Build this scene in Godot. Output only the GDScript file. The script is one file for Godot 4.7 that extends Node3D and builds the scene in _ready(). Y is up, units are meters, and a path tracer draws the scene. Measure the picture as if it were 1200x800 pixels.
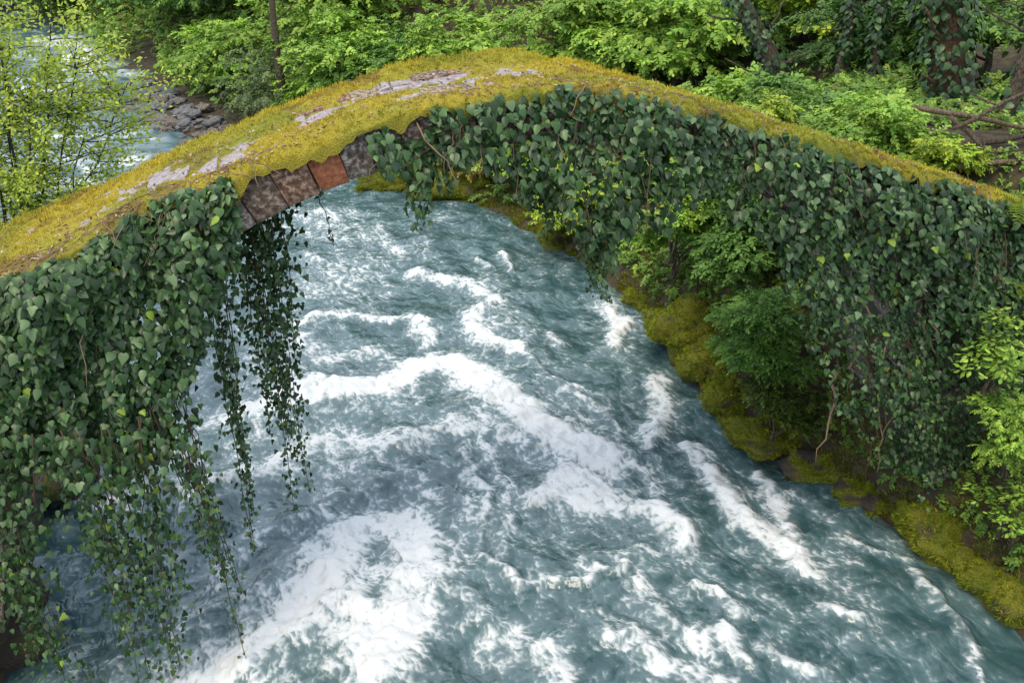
extends Node3D
# An old stone arch footbridge, mossy on top and hung with ivy, over a white-water river between wooded banks.

var rng := RandomNumberGenerator.new()
var n_big := FastNoiseLite.new()      # slow swells, terrain
var n_mid := FastNoiseLite.new()
var n_fine := FastNoiseLite.new()
var n_cell := FastNoiseLite.new()
var M := {}                            # materials
var LEAF := {}                         # leaf and sprig meshes
var used := {}

# ---------------------------------------------------------------- bridge frame: s along, t across (0 = downstream face), y up
const BX := 0.2
const BZ := -8.0
const PHI := 0.24
const BW := 1.8
const PROFILE := [[-9.0, 2.9], [-6.0, 3.78], [-4.6, 4.39], [-3.9, 4.66], [-3.1, 4.99], [-2.05, 5.35], [-1.4, 5.53], [-0.8, 5.66], [-0.1, 5.72], [0.6, 5.69], [1.4, 5.52], [2.3, 5.27], [3.3, 4.96], [4.3, 4.64], [5.2, 4.34], [6.7, 3.92], [9.0, 3.55]]

func deck(s: float) -> float:
	for i in range(1, PROFILE.size() - 2):
		if s <= PROFILE[i + 1][0] or i == PROFILE.size() - 3:
			var a: Array = PROFILE[i]; var b: Array = PROFILE[i + 1]; var p: Array = PROFILE[i - 1]; var q: Array = PROFILE[i + 2]
			var w := clampf((s - a[0]) / (b[0] - a[0]), -1.0, 2.0)
			return cubic_interpolate(a[1], b[1], p[1], q[1], w)
	return 3.0

func fall(s: float, t: float) -> float:   # the right slope of the deck leans upstream
	return 0.14 * smoothstep(0.8, 3.5, s) * clampf(t / BW, 0.0, 1.1)

func soffit(s: float) -> float:        # underside of the arch
	var r := 5.35
	var d: float = clampf(absf(s + 0.1), 0.0, 5.3)
	return 5.27 - r + sqrt(r * r - d * d)

func bp(s: float, y: float, t: float) -> Vector3:
	return Vector3(BX + s * cos(PHI) - t * sin(PHI), y, BZ - s * sin(PHI) - t * cos(PHI))

func bdir(v: Vector3) -> Vector3:      # (s, y, towards the viewer's side) to world
	return Vector3(v.x * cos(PHI) + v.z * sin(PHI), v.y, -v.x * sin(PHI) + v.z * cos(PHI))

# ---------------------------------------------------------------- river banks
var RB := PackedVector2Array([Vector2(6.6, 6), Vector2(6.3, -2), Vector2(5.66, -7.5), Vector2(5.45, -8.1), Vector2(4.65, -9.8), Vector2(3.4, -11.78), Vector2(2.85, -14.76), Vector2(2.28, -16.96), Vector2(0.82, -20.35), Vector2(-0.9, -22.69), Vector2(-4.41, -25.1), Vector2(-7.83, -26.96), Vector2(-9.77, -29.08), Vector2(-12.43, -31.2), Vector2(-15.55, -35.9), Vector2(-17.4, -39.59), Vector2(-20.5, -46), Vector2(-26, -56), Vector2(-50, -85)])
var LB := PackedVector2Array([Vector2(-5.2, 6), Vector2(-5.2, 0), Vector2(-5.35, -6.86), Vector2(-6.0, -8.6), Vector2(-6.3, -9.6), Vector2(-6.5, -11.3), Vector2(-7.6, -13.2), Vector2(-14, -16.5), Vector2(-23, -23), Vector2(-33, -34), Vector2(-42, -48), Vector2(-75, -85)])

func side_dist(line: PackedVector2Array, p: Vector2, sgn: float) -> float:
	var best := 1e9; var s := 1.0
	for i in line.size() - 1:
		var c := Geometry2D.get_closest_point_to_segment(p, line[i], line[i + 1])
		var d := p.distance_squared_to(c)
		if d < best - 1e-7:
			best = d
			s = signf((line[i + 1] - line[i]).cross(p - line[i]))
	return sqrt(best) * s * sgn

func land(x: float, z: float) -> float:
	var p := Vector2(x, z)
	var d := side_dist(RB, p, 1.0)
	var e := side_dist(LB, p, -1.0)
	var rough := n_big.get_noise_2d(x * 9.0, z * 9.0) * 0.35 + n_mid.get_noise_2d(x * 30.0, z * 30.0) * 0.12
	if d > -0.4 and d > e:
		var k := smoothstep(-16.0, -22.0, z)
		var bar := smoothstep(-26.0, -29.5, z) * (1.0 - smoothstep(-44.0, -49.0, z))
		var dd := maxf(d, 0.0)
		var h: float = lerpf(minf(dd * 1.55, 3.95 + dd * 0.06), dd * 0.46, k)
		h = lerpf(h, dd * 0.10 + maxf(dd - 3.2, 0.0) * 0.55, bar)
		h = minf(h, 11.0 + rough)
		return h + 0.06 + rough * clampf(dd * 0.6 + 0.12, 0.0, 1.0) + minf(d, 0.0) * 2.0
	if e > -0.4:
		var ee := maxf(e, 0.0)
		return minf(ee * 2.0, 3.0 + ee * 0.05) + 0.05 + rough * clampf(ee + 0.1, 0.0, 1.0) + minf(e, 0.0) * 2.0
	return -0.75

# ---------------------------------------------------------------- small mesh kit
func mb() -> SurfaceTool:
	var st := SurfaceTool.new()
	st.begin(Mesh.PRIMITIVE_TRIANGLES)
	st.set_smooth_group(0)
	return st

func tri(st: SurfaceTool, a: Vector3, b: Vector3, c: Vector3) -> void:
	st.add_vertex(a); st.add_vertex(b); st.add_vertex(c)

func tube(st: SurfaceTool, pts: Array, r0: float, r1: float, sides := 6) -> void:
	var rings := []
	var n := pts.size()
	for i in n:
		var a: Vector3 = pts[maxi(i - 1, 0)]; var b: Vector3 = pts[mini(i + 1, n - 1)]
		var dir := (b - a).normalized()
		var ref := Vector3(0.31, 0.1, 0.94) if absf(dir.z) < 0.8 else Vector3(1, 0.2, 0)
		var x := dir.cross(ref).normalized(); var y := x.cross(dir)
		var r := lerpf(r0, r1, float(i) / (n - 1))
		var ring := []
		for k in sides:
			var g := TAU * k / sides
			ring.append(pts[i] + (x * cos(g) + y * sin(g)) * r * (1.0 + 0.12 * sin(g * 2.0 + i)))
		rings.append(ring)
	for i in n - 1:
		for k in sides:
			var l := (k + 1) % sides
			tri(st, rings[i][k], rings[i + 1][k], rings[i + 1][l])
			tri(st, rings[i][k], rings[i + 1][l], rings[i][l])
	for k in range(1, sides - 1):
		tri(st, rings[0][0], rings[0][k], rings[0][k + 1])
		tri(st, rings[n - 1][0], rings[n - 1][k + 1], rings[n - 1][k])

func done(st: SurfaceTool) -> ArrayMesh:
	st.generate_normals()
	st.index()
	return st.commit()

func wander(a: Vector3, b: Vector3, n: int, amp: float, sag := 0.0) -> Array:
	var out := []
	for i in n + 1:
		var w := float(i) / n
		var j := amp * sin(PI * clampf(w * 0.9 + 0.1, 0, 1))
		out.append(a.lerp(b, w) + Vector3(rng.randf_range(-j, j), rng.randf_range(-j, j) * 0.5 - sag * sin(PI * w), rng.randf_range(-j, j)))
	return out

func hexa(c: Array, bevel: float, jit: float, steps := [-1.0, -0.86, 0.0, 0.86, 1.0]) -> ArrayMesh:
	# c: eight corners, order (s0 y0 t0)(s1 y0 t0)(s0 y1 t0)(s1 y1 t0) then the same at t1
	var st := mb()
	var off := rng.randf() * 500.0
	var f := func(q: Vector3) -> Vector3:
		var m := q
		var ax := [absf(q.x), absf(q.y), absf(q.z)]
		var near := 0
		for v in ax:
			if v > 0.95: near += 1
		if near >= 2: m = q * (1.0 - bevel * (near - 1))
		var w := (m + Vector3.ONE) * 0.5
		var lo0: Vector3 = c[0].lerp(c[1], w.x).lerp(c[2].lerp(c[3], w.x), w.y)
		var hi0: Vector3 = c[4].lerp(c[5], w.x).lerp(c[6].lerp(c[7], w.x), w.y)
		var p: Vector3 = lo0.lerp(hi0, w.z)
		var g := p * 260.0
		return p + Vector3(n_mid.get_noise_3d(g.x + off, g.y, g.z), n_mid.get_noise_3d(g.x, g.y + off, g.z), n_mid.get_noise_3d(g.x, g.y, g.z + off)) * jit
	for face in 6:
		for i in steps.size() - 1:
			for j in steps.size() - 1:
				var q := []
				for o in [[0, 0], [1, 0], [1, 1], [0, 1]]:
					var a: float = steps[i + o[0]]; var b: float = steps[j + o[1]]
					match face:
						0: q.append(f.call(Vector3(a, b, -1)))
						1: q.append(f.call(Vector3(b, a, 1)))
						2: q.append(f.call(Vector3(-1, a, b)))
						3: q.append(f.call(Vector3(1, b, a)))
						4: q.append(f.call(Vector3(b, -1, a)))
						5: q.append(f.call(Vector3(a, 1, b)))
				tri(st, q[0], q[1], q[2]); tri(st, q[0], q[2], q[3])
	return done(st)

func numbered(called: String) -> String:
	if not used.has(called):
		used[called] = 0
		return called
	used[called] += 1
	return "%s_%03d" % [called, used[called]]

func thing(called: String, label: String, category: String, at := Vector3.ZERO, group := "") -> Node3D:
	var o := Node3D.new(); o.name = numbered(called); add_child(o); o.position = at
	o.set_meta("label", label); o.set_meta("category", category)
	if group: o.set_meta("group", group)
	return o

func part(called: String, mesh: Mesh, mat: Material, parent: Node3D, kind := "") -> MeshInstance3D:
	var o := MeshInstance3D.new(); o.mesh = mesh; o.name = called
	o.material_override = mat
	parent.add_child(o, true)
	if kind: o.set_meta("kind", kind)
	return o

func scatter(called: String, mesh: Mesh, mat: Material, xf: Array, cols: Array, parent: Node3D) -> MultiMeshInstance3D:
	var mm := MultiMesh.new()
	mm.transform_format = MultiMesh.TRANSFORM_3D
	mm.use_colors = true
	mm.mesh = mesh
	mm.instance_count = xf.size()
	for i in xf.size():
		mm.set_instance_transform(i, xf[i])
		mm.set_instance_color(i, cols[i])
	var o := MultiMeshInstance3D.new(); o.multimesh = mm; o.name = called; o.material_override = mat
	parent.add_child(o, true)
	o.set_meta("kind", "stuff")
	return o

# ---------------------------------------------------------------- materials
func lin(r: float, g: float, b: float) -> Color:
	return Color(r, g, b).linear_to_srgb()

func noise_of(freq: float, octaves := 4, sd := 1, type := FastNoiseLite.TYPE_SIMPLEX_SMOOTH) -> FastNoiseLite:
	var n := FastNoiseLite.new()
	n.noise_type = type; n.frequency = freq; n.fractal_octaves = octaves; n.seed = sd
	return n

func rough_noise(freq: float, octaves: int, sd: int, gain: float) -> FastNoiseLite:
	var n := noise_of(freq, octaves, sd)
	n.fractal_gain = gain
	return n

func ramp_tex(n: FastNoiseLite, stops: Array, size := 512) -> ImageTexture:
	var g := n.get_seamless_image(size, size, false, false, 0.12, true)
	g.convert(Image.FORMAT_L8)
	var src := g.get_data()
	var gr := Gradient.new()
	gr.offsets = PackedFloat32Array(); gr.colors = PackedColorArray()
	var offs := PackedFloat32Array(); var cols := PackedColorArray()
	for s in stops:
		offs.append(s[0]); cols.append(s[1])
	gr.offsets = offs; gr.colors = cols
	var lut := PackedByteArray(); lut.resize(768)
	for i in 256:
		var c := gr.sample(i / 255.0)
		lut[i * 3] = int(c.r * 255); lut[i * 3 + 1] = int(c.g * 255); lut[i * 3 + 2] = int(c.b * 255)
	var out := PackedByteArray(); out.resize(size * size * 3)
	for i in size * size:
		var k := src[i] * 3
		out[i * 3] = lut[k]; out[i * 3 + 1] = lut[k + 1]; out[i * 3 + 2] = lut[k + 2]
	return ImageTexture.create_from_image(Image.create_from_data(size, size, false, Image.FORMAT_RGB8, out))

func normal_tex(n: FastNoiseLite, strength: float, size := 512) -> ImageTexture:
	var g := n.get_seamless_image(size, size, false, false, 0.12, true)
	g.convert(Image.FORMAT_RGBA8)
	g.bump_map_to_normal_map(strength)
	return ImageTexture.create_from_image(g)

func mat(rough: float, vertex := true, col := Color.WHITE) -> StandardMaterial3D:
	var m := StandardMaterial3D.new()
	m.albedo_color = col; m.roughness = rough; m.vertex_color_use_as_albedo = vertex
	m.cull_mode = BaseMaterial3D.CULL_DISABLED
	return m

func leaf_mat(rough: float, back: Color, spec := 0.5, col := Color.WHITE) -> StandardMaterial3D:
	var m := mat(rough, true, col)
	m.backlight_enabled = true; m.backlight = back; m.metallic_specular = spec
	return m

func make_materials() -> void:
	var t_stone := ramp_tex(rough_noise(0.009, 8, 11, 0.58), [[0.0, lin(0.045, 0.034, 0.028)], [0.38, lin(0.135, 0.105, 0.088)], [0.52, lin(0.225, 0.18, 0.152)], [0.60, lin(0.30, 0.255, 0.22)], [0.64, lin(0.50, 0.465, 0.41)], [1.0, lin(0.62, 0.59, 0.54)]], 1024)
	var t_nrm := normal_tex(rough_noise(0.03, 6, 12, 0.65), 9.0)
	for k in 5:
		var m := mat(0.92, false, [Color(1, 1, 1), Color(0.86, 0.80, 0.76), Color(1.0, 0.86, 0.78), Color(0.80, 0.80, 0.80), Color(1, 0.97, 0.88)][k])
		m.albedo_texture = t_stone; m.normal_enabled = true; m.normal_texture = t_nrm; m.normal_scale = 1.2
		m.uv1_triplanar = true; m.uv1_world_triplanar = true; m.uv1_scale = Vector3.ONE * (1.3 + 0.17 * k); m.uv1_offset = Vector3(k * 0.37, k * 0.21, k * 0.53)
		M["stone%d" % k] = m
	var red := mat(0.9, false, Color.WHITE)
	red.albedo_texture = ramp_tex(noise_of(0.02, 5, 21), [[0.0, lin(0.17, 0.055, 0.03)], [0.45, lin(0.36, 0.125, 0.06)], [0.8, lin(0.46, 0.19, 0.10)], [1.0, lin(0.5, 0.33, 0.24)]])
	red.normal_enabled = true; red.normal_texture = t_nrm; red.uv1_triplanar = true; red.uv1_world_triplanar = true; red.uv1_scale = Vector3.ONE * 1.5
	M.red = red
	var slab := mat(0.8, false)
	slab.albedo_texture = ramp_tex(noise_of(0.02, 5, 31), [[0.0, lin(0.16, 0.13, 0.13)], [0.45, lin(0.29, 0.255, 0.275)], [0.65, lin(0.40, 0.36, 0.40)], [1.0, lin(0.55, 0.51, 0.55)]])
	slab.normal_enabled = true; slab.normal_texture = t_nrm; slab.uv1_triplanar = true; slab.uv1_world_triplanar = true; slab.uv1_scale = Vector3.ONE * 1.1
	M.slab = slab
	var cob: StandardMaterial3D = slab.duplicate()
	cob.albedo_texture = ramp_tex(noise_of(0.02, 5, 33), [[0.0, lin(0.06, 0.062, 0.066)], [0.5, lin(0.15, 0.152, 0.16)], [1.0, lin(0.34, 0.34, 0.35)]], 256)
	M.cobble = cob
	var mortar := mat(0.97, false, lin(0.075, 0.06, 0.048))
	mortar.normal_enabled = true; mortar.normal_texture = t_nrm; mortar.uv1_triplanar = true; mortar.uv1_world_triplanar = true; mortar.uv1_scale = Vector3.ONE * 2.0
	M.mortar = mortar
	var t_soil := ramp_tex(noise_of(0.015, 6, 41), [[0.0, lin(0.022, 0.015, 0.010)], [0.45, lin(0.055, 0.038, 0.024)], [0.62, lin(0.085, 0.062, 0.036)], [0.75, lin(0.055, 0.07, 0.02)], [1.0, lin(0.14, 0.11, 0.07)]])
	var soil := mat(0.95, false)
	soil.albedo_texture = t_soil; soil.normal_enabled = true; soil.normal_texture = t_nrm; soil.normal_scale = 1.5
	soil.uv1_triplanar = true; soil.uv1_world_triplanar = true; soil.uv1_scale = Vector3.ONE * 0.6
	M.soil = soil
	var t_moss := ramp_tex(noise_of(0.05, 5, 51), [[0.0, Color(0.55, 0.52, 0.48)], [0.5, Color(0.86, 0.86, 0.84)], [1.0, Color(1, 1, 1)]])
	var moss := mat(0.95, true)
	moss.albedo_texture = t_moss; moss.normal_enabled = true; moss.normal_texture = normal_tex(noise_of(0.06, 4, 52), 8.0); moss.normal_scale = 1.6
	moss.uv1_triplanar = true; moss.uv1_world_triplanar = true; moss.uv1_scale = Vector3.ONE * 2.2
	M.moss = moss
	var rk: StandardMaterial3D = moss.duplicate(); rk.normal_texture = t_nrm; rk.uv1_scale = Vector3.ONE * 1.2; M.rock = rk
	var bark := mat(0.92, false)
	bark.albedo_texture = ramp_tex(noise_of(0.03, 5, 61), [[0.0, lin(0.03, 0.022, 0.016)], [0.5, lin(0.085, 0.062, 0.045)], [0.8, lin(0.17, 0.135, 0.10)], [1.0, lin(0.26, 0.23, 0.18)]])
	bark.normal_enabled = true; bark.normal_texture = t_nrm; bark.normal_scale = 1.6; bark.uv1_triplanar = true; bark.uv1_world_triplanar = true; bark.uv1_scale = Vector3(2.2, 0.6, 2.2)
	M.bark = bark
	var redbark: StandardMaterial3D = bark.duplicate(); redbark.albedo_color = Color(1.0, 0.86, 0.76); M.redbark = redbark
	var dead: StandardMaterial3D = bark.duplicate(); dead.albedo_color = Color(0.82, 0.77, 0.72)
	dead.albedo_texture = ramp_tex(noise_of(0.03, 5, 62), [[0.0, lin(0.07, 0.055, 0.04)], [0.5, lin(0.22, 0.17, 0.13)], [1.0, lin(0.45, 0.38, 0.31)]])
	M.dead = dead
	M.stem = mat(0.85, false, lin(0.10, 0.065, 0.04))
	M.sapstem = mat(0.8, false, lin(0.035, 0.03, 0.026))
	M.palestem = mat(0.8, false, lin(0.26, 0.17, 0.11))
	M.ivy = leaf_mat(0.40, Color(0.14, 0.22, 0.03), 0.45)
	for k in 8:
		var c: Color = IVY[k]
		M["ivy%d" % k] = leaf_mat(0.40, Color(0.14, 0.22, 0.03), 0.45, c.linear_to_srgb())
	M.leaf = leaf_mat(0.5, Color(0.45, 0.55, 0.12), 0.4)
	M.grass = leaf_mat(0.7, Color(0.35, 0.35, 0.08), 0.25)
	M.litter = mat(0.9, true)

const IVY := [Color(0.018, 0.048, 0.014), Color(0.024, 0.066, 0.018), Color(0.034, 0.090, 0.024), Color(0.048, 0.108, 0.032), Color(0.030, 0.062, 0.026), Color(0.070, 0.145, 0.040), Color(0.110, 0.185, 0.080), Color(0.22, 0.33, 0.03)]

# ---------------------------------------------------------------- leaves
func leaf_shape(outline: Array, fold: float, droop: float) -> ArrayMesh:
	# half outline from base to tip (tip at -y), mirrored; folded along the midrib
	var st := mb()
	var L := []
	for p in outline:
		L.append(Vector3(p[0], p[1], -fold * absf(p[0]) - droop * p[1] * p[1]))
	for sgn in [1.0, -1.0]:
		for i in L.size() - 1:
			var a: Vector3 = L[i] * Vector3(sgn, 1, 1); var b: Vector3 = L[i + 1] * Vector3(sgn, 1, 1)
			var ca := Vector3(0, a.y if i > 0 else 0.0, -droop * a.y * a.y + 0.02); var cb := Vector3(0, b.y, -droop * b.y * b.y + 0.02)
			ca.y = minf(ca.y, 0.0); cb.y = minf(cb.y, 0.0)
			for q in ([[ca, 1.25], [a, 0.95], [b, 0.95]] if sgn > 0 else [[ca, 1.25], [b, 0.95], [a, 0.95]]):
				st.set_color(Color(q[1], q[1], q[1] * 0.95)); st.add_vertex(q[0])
			if absf(ca.y - cb.y) > 0.01:
				for q in ([[ca, 1.25], [b, 0.95], [cb, 1.25]] if sgn > 0 else [[ca, 1.25], [cb, 1.25], [b, 0.95]]):
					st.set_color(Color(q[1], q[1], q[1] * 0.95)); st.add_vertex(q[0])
	st.generate_normals(); st.index()
	return st.commit()

func make_leaves() -> void:
	LEAF.ivy = [leaf_shape([[0.0, 0.0], [0.10, 0.13], [0.24, 0.15], [0.40, 0.06], [0.53, -0.10], [0.40, -0.24], [0.33, -0.36], [0.28, -0.55], [0.15, -0.78], [0.0, -0.98]], 0.24, 0.12),
		leaf_shape([[0.0, 0.0], [0.12, 0.11], [0.27, 0.10], [0.41, -0.02], [0.46, -0.20], [0.42, -0.38], [0.31, -0.58], [0.14, -0.82], [0.0, -1.0]], 0.18, 0.18),
		leaf_shape([[0.0, 0.0], [0.14, 0.06], [0.31, -0.12], [0.33, -0.38], [0.2, -0.70], [0.0, -1.05]], 0.28, 0.05)]
	LEAF.oval = leaf_shape([[0.0, 0.0], [0.2, -0.2], [0.27, -0.45], [0.18, -0.75], [0.0, -1.0]], 0.25, 0.15)
	# a twig with alternate leaves, lying mostly flat
	for v in 2:
		var st := SurfaceTool.new(); st.begin(Mesh.PRIMITIVE_TRIANGLES)
		var r := RandomNumberGenerator.new(); r.seed = 77 + v
		var count := 11
		for i in count:
			var w := float(i) / (count - 1)
			var at := Vector3(0, -w * 0.85, 0.10 * sin(w * 3.0) - 0.10 * w * w)
			var side := 1.0 if i % 2 == 0 else -1.0
			var yaw := side * r.randf_range(0.6, 1.25) if i < count - 1 else 0.0
			var b := Basis(Vector3(0, 0, 1), yaw) * Basis(Vector3(1, 0, 0), r.randf_range(-0.5, 0.5)) * Basis(Vector3(0, 1, 0), r.randf_range(-0.6, 0.6))
			b = b.scaled(Vector3.ONE * r.randf_range(0.26, 0.40))
			st.append_from(LEAF.oval, 0, Transform3D(b, at))
		LEAF["sprig%d" % v] = st.commit()
	# tuft of blades for moss and short grass
	var tf := mb()
	var rr := RandomNumberGenerator.new(); rr.seed = 5
	for i in 7:
		var a := rr.randf() * TAU; var lean := rr.randf_range(0.1, 0.55)
		var d := Vector3(cos(a), 0, sin(a)); var x := Vector3(-d.z, 0, d.x) * 0.07; var o := d * rr.randf() * 0.25
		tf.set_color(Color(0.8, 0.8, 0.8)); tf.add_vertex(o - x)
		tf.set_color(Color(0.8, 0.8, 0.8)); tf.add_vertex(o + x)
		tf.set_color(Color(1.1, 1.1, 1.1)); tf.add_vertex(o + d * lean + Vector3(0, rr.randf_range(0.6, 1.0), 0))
	LEAF.tuft = done(tf)
	# fern frond along -y, pinnae to both sides
	var ff := mb()
	for i in 14:
		var w := float(i) / 14.0
		var c := Vector3(0, -w, 0.25 * sin(w * 2.6) - 0.25 * w)
		var len := 0.26 * sin(PI * (0.12 + w * 0.86)) + 0.02
		for sg in [-1.0, 1.0]:
			ff.set_color(Color.WHITE)
			tri(ff, c + Vector3(0, 0.024, 0), c + Vector3(sg * len, -0.06, -0.05), c + Vector3(0, -0.024, 0))
	LEAF.frond = done(ff)

func facing(nrm: Vector3, tip: Vector3, size: float) -> Basis:
	var z := nrm.normalized()
	var y := -(tip - z * tip.dot(z))
	if y.length() < 0.01: y = Vector3(0.3, 0.8, 0.2) - z * z.dot(Vector3(0.3, 0.8, 0.2))
	y = y.normalized()
	return Basis(y.cross(z), y, z).scaled(Vector3.ONE * size)

func rv() -> Vector3:
	return Vector3(rng.randfn(), rng.randfn(), rng.randfn())

func tint(pal: Array, jit := 0.25) -> Color:
	var a: Color = pal[rng.randi() % pal.size()]; var b: Color = pal[rng.randi() % pal.size()]
	var c := a.lerp(b, rng.randf())
	var k := 1.0 + rng.randf_range(-jit, jit)
	return Color(c.r * k, c.g * k, c.b * k)

# ---------------------------------------------------------------- ivy: stems, single leaves and the mass of the rest
func ivy_colour() -> int:
	var q := rng.randf()
	return 7 if q < 0.012 else rng.randi() % 7

func ivy_leaves(o: Node3D, xf: Array, cols: Array, singles: int) -> void:
	# xf entries: [Transform3D, size on show]; the largest on show become leaves of their own
	var order := range(xf.size())
	order.sort_custom(func(a, b): return xf[a][1] > xf[b][1])
	var rest_x := [[], [], []]; var rest_c := [[], [], []]
	for k in order.size():
		var i: int = order[k]
		var t: Transform3D = xf[i][0]; t.origin -= o.position
		var kind: int = xf[i][2]
		if k < singles:
			var m := part("leaf", LEAF.ivy[kind], M["ivy%d" % cols[i]], o)
			m.transform = t
		else:
			var c: Color = IVY[cols[i]]; var j := rng.randf_range(0.8, 1.2)
			rest_x[kind].append(t); rest_c[kind].append(Color(c.r * j, c.g * j, c.b * j))
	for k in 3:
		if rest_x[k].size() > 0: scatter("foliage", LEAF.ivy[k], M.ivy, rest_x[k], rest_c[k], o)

func lower_edge(edge: Array, s: float) -> float:
	var i := 0
	while i < edge.size() - 4 and edge[i + 2] < s: i += 2
	return lerpf(edge[i + 1], edge[i + 3], clampf((s - edge[i]) / maxf(edge[i + 2] - edge[i], 0.001), 0.0, 1.0))

func ivy_wall(label: String, s0: float, s1: float, edge: Array, n: int, size: float, bulge: float, singles: int, bare: Array) -> void:
	var o := thing("ivy", label, "ivy", bp((s0 + s1) * 0.5, deck((s0 + s1) * 0.5) - 0.3, -0.05), "ivy growing on the bridge")
	var xf := []; var cols := []
	var tries := 0
	while xf.size() < n and tries < n * 12:
		tries += 1
		var s := rng.randf_range(s0, s1)
		var top := deck(s) + 0.01 + 0.13 * n_mid.get_noise_1d(s * 120.0) + 0.07 * n_mid.get_noise_1d(s * 420.0) 
		var bot := lower_edge(edge, s) + 0.34 * n_mid.get_noise_1d(s * 260.0 + 90.0)
		var v := pow(rng.randf(), 1.05)
		if rng.randf() * 4.6 > top - bot: continue
		var y := lerpf(top, bot, v)
		var gap := n_big.get_noise_2d(s * 60.0, y * 60.0) + 0.4 * n_mid.get_noise_2d(s * 90.0, y * 90.0)
		if gap < (-0.95 + 0.65 * smoothstep(1.2, 2.3, top - y) if s < -2.0 else -0.50): continue
		var out := 1.0
		for h in bare:
			out = minf(out, (pow((s - h[0]) / h[2], 2.0) + pow((y - h[1]) / h[3], 2.0)))
		if out < 1.0 and rng.randf() > 0.22 + 0.5 * out * out: continue
		var thick: float = bulge * (0.45 + 0.7 * n_mid.get_noise_2d(s * 40.0, y * 40.0 + 300.0) + 0.9 * n_mid.get_noise_2d(s * 190.0, y * 60.0)) * smoothstep(0.0, 0.3, top - y + 0.1)
		var lay := rng.randf()
		var t := -0.05 - maxf(thick, 0.05) * lay
		var up := 0.45 + 0.5 * rng.randf()
		var nrm := bdir(Vector3(0, up, 1.0)) + rv() * 0.5
		var tip := Vector3(0, -1, 0) + bdir(Vector3(0, 0, 0.35)) + rv() * 0.38
		var sz := size * (0.5 + 0.75 * pow(rng.randf(), 0.8)) * (1.0 - 0.25 * smoothstep(0.8, 2.6, top - y))
		xf.append([Transform3D(facing(nrm, tip, sz), bp(s, y, t)), sz * (0.4 + lay), rng.randi() % 3]); cols.append(ivy_colour())
	ivy_leaves(o, xf, cols, singles)
	for k in int((s1 - s0) * 3.0):
		var s := rng.randf_range(s0 + 0.1, s1 - 0.1)
		var a := bp(s, deck(s) - rng.randf_range(0.0, 0.15), -0.06); var ln := minf(rng.randf_range(0.4, 1.3), deck(s) - lower_edge(edge, s))
		var b := bp(s + rng.randf_range(-0.35, 0.35), deck(s) - ln, -0.10 - rng.randf() * bulge)
		var st := mb(); var pts := wander(a, b, 6, 0.05)
		for i in pts.size(): pts[i] -= o.position
		tube(st, pts, 0.008, 0.004, 4)
		part("stem", done(st), M.palestem if k % 3 == 0 else M.stem, o)

func vine(label: String, top: Vector3, foot: Vector3, width: float, n: int, size: float, stems: int, singles: int, taper := 0.8, group := "ivy strands hanging over the river") -> void:
	var o := thing("hanging_ivy", label, "ivy", top, group)
	var lines := []
	for k in stems:
		var a := top + bdir(Vector3(rng.randf_range(-0.45, 0.45) * width, 0, rng.randf_range(-0.3, 0.3) * width))
		var f := 1.0 if k == 0 else rng.randf_range(0.5, 1.0)
		var b := a.lerp(foot, f) + bdir(Vector3(rng.randfn() * width * 0.18, 0, rng.randfn() * width * 0.12))
		var w := wander(a, b, 10, 0.035)
		lines.append(w)
		var st := mb(); var pts := []
		for p in w: pts.append(p - top)
		tube(st, pts, 0.006, 0.003, 4)
		part("stem", done(st), M.stem, o)
	var xf := []; var cols := []
	for i in n:
		var l: Array = lines[rng.randi() % lines.size()]
		var u := rng.randf()
		var g := u * 9.99
		var p: Vector3 = l[int(g)].lerp(l[int(g) + 1], g - int(g))
		var rad := (0.03 + width * 0.16) * (1.0 - taper * u)
		p += bdir(Vector3(rng.randfn() * rad, rng.randf_range(-0.05, 0.05), rng.randfn() * rad * 0.7 + 0.02))
		var nrm := bdir(Vector3(rng.randfn() * 0.6, 0.5, 0.75)) + rv() * 0.25
		var tip := Vector3(0, -1, 0) + rv() * 0.35
		var sz := size * rng.randf_range(0.55, 1.15) * (1.0 - 0.35 * u)
		xf.append([Transform3D(facing(nrm, tip, sz), p), sz, rng.randi() % 3]); cols.append(ivy_colour())
	ivy_leaves(o, xf, cols, singles)

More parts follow.
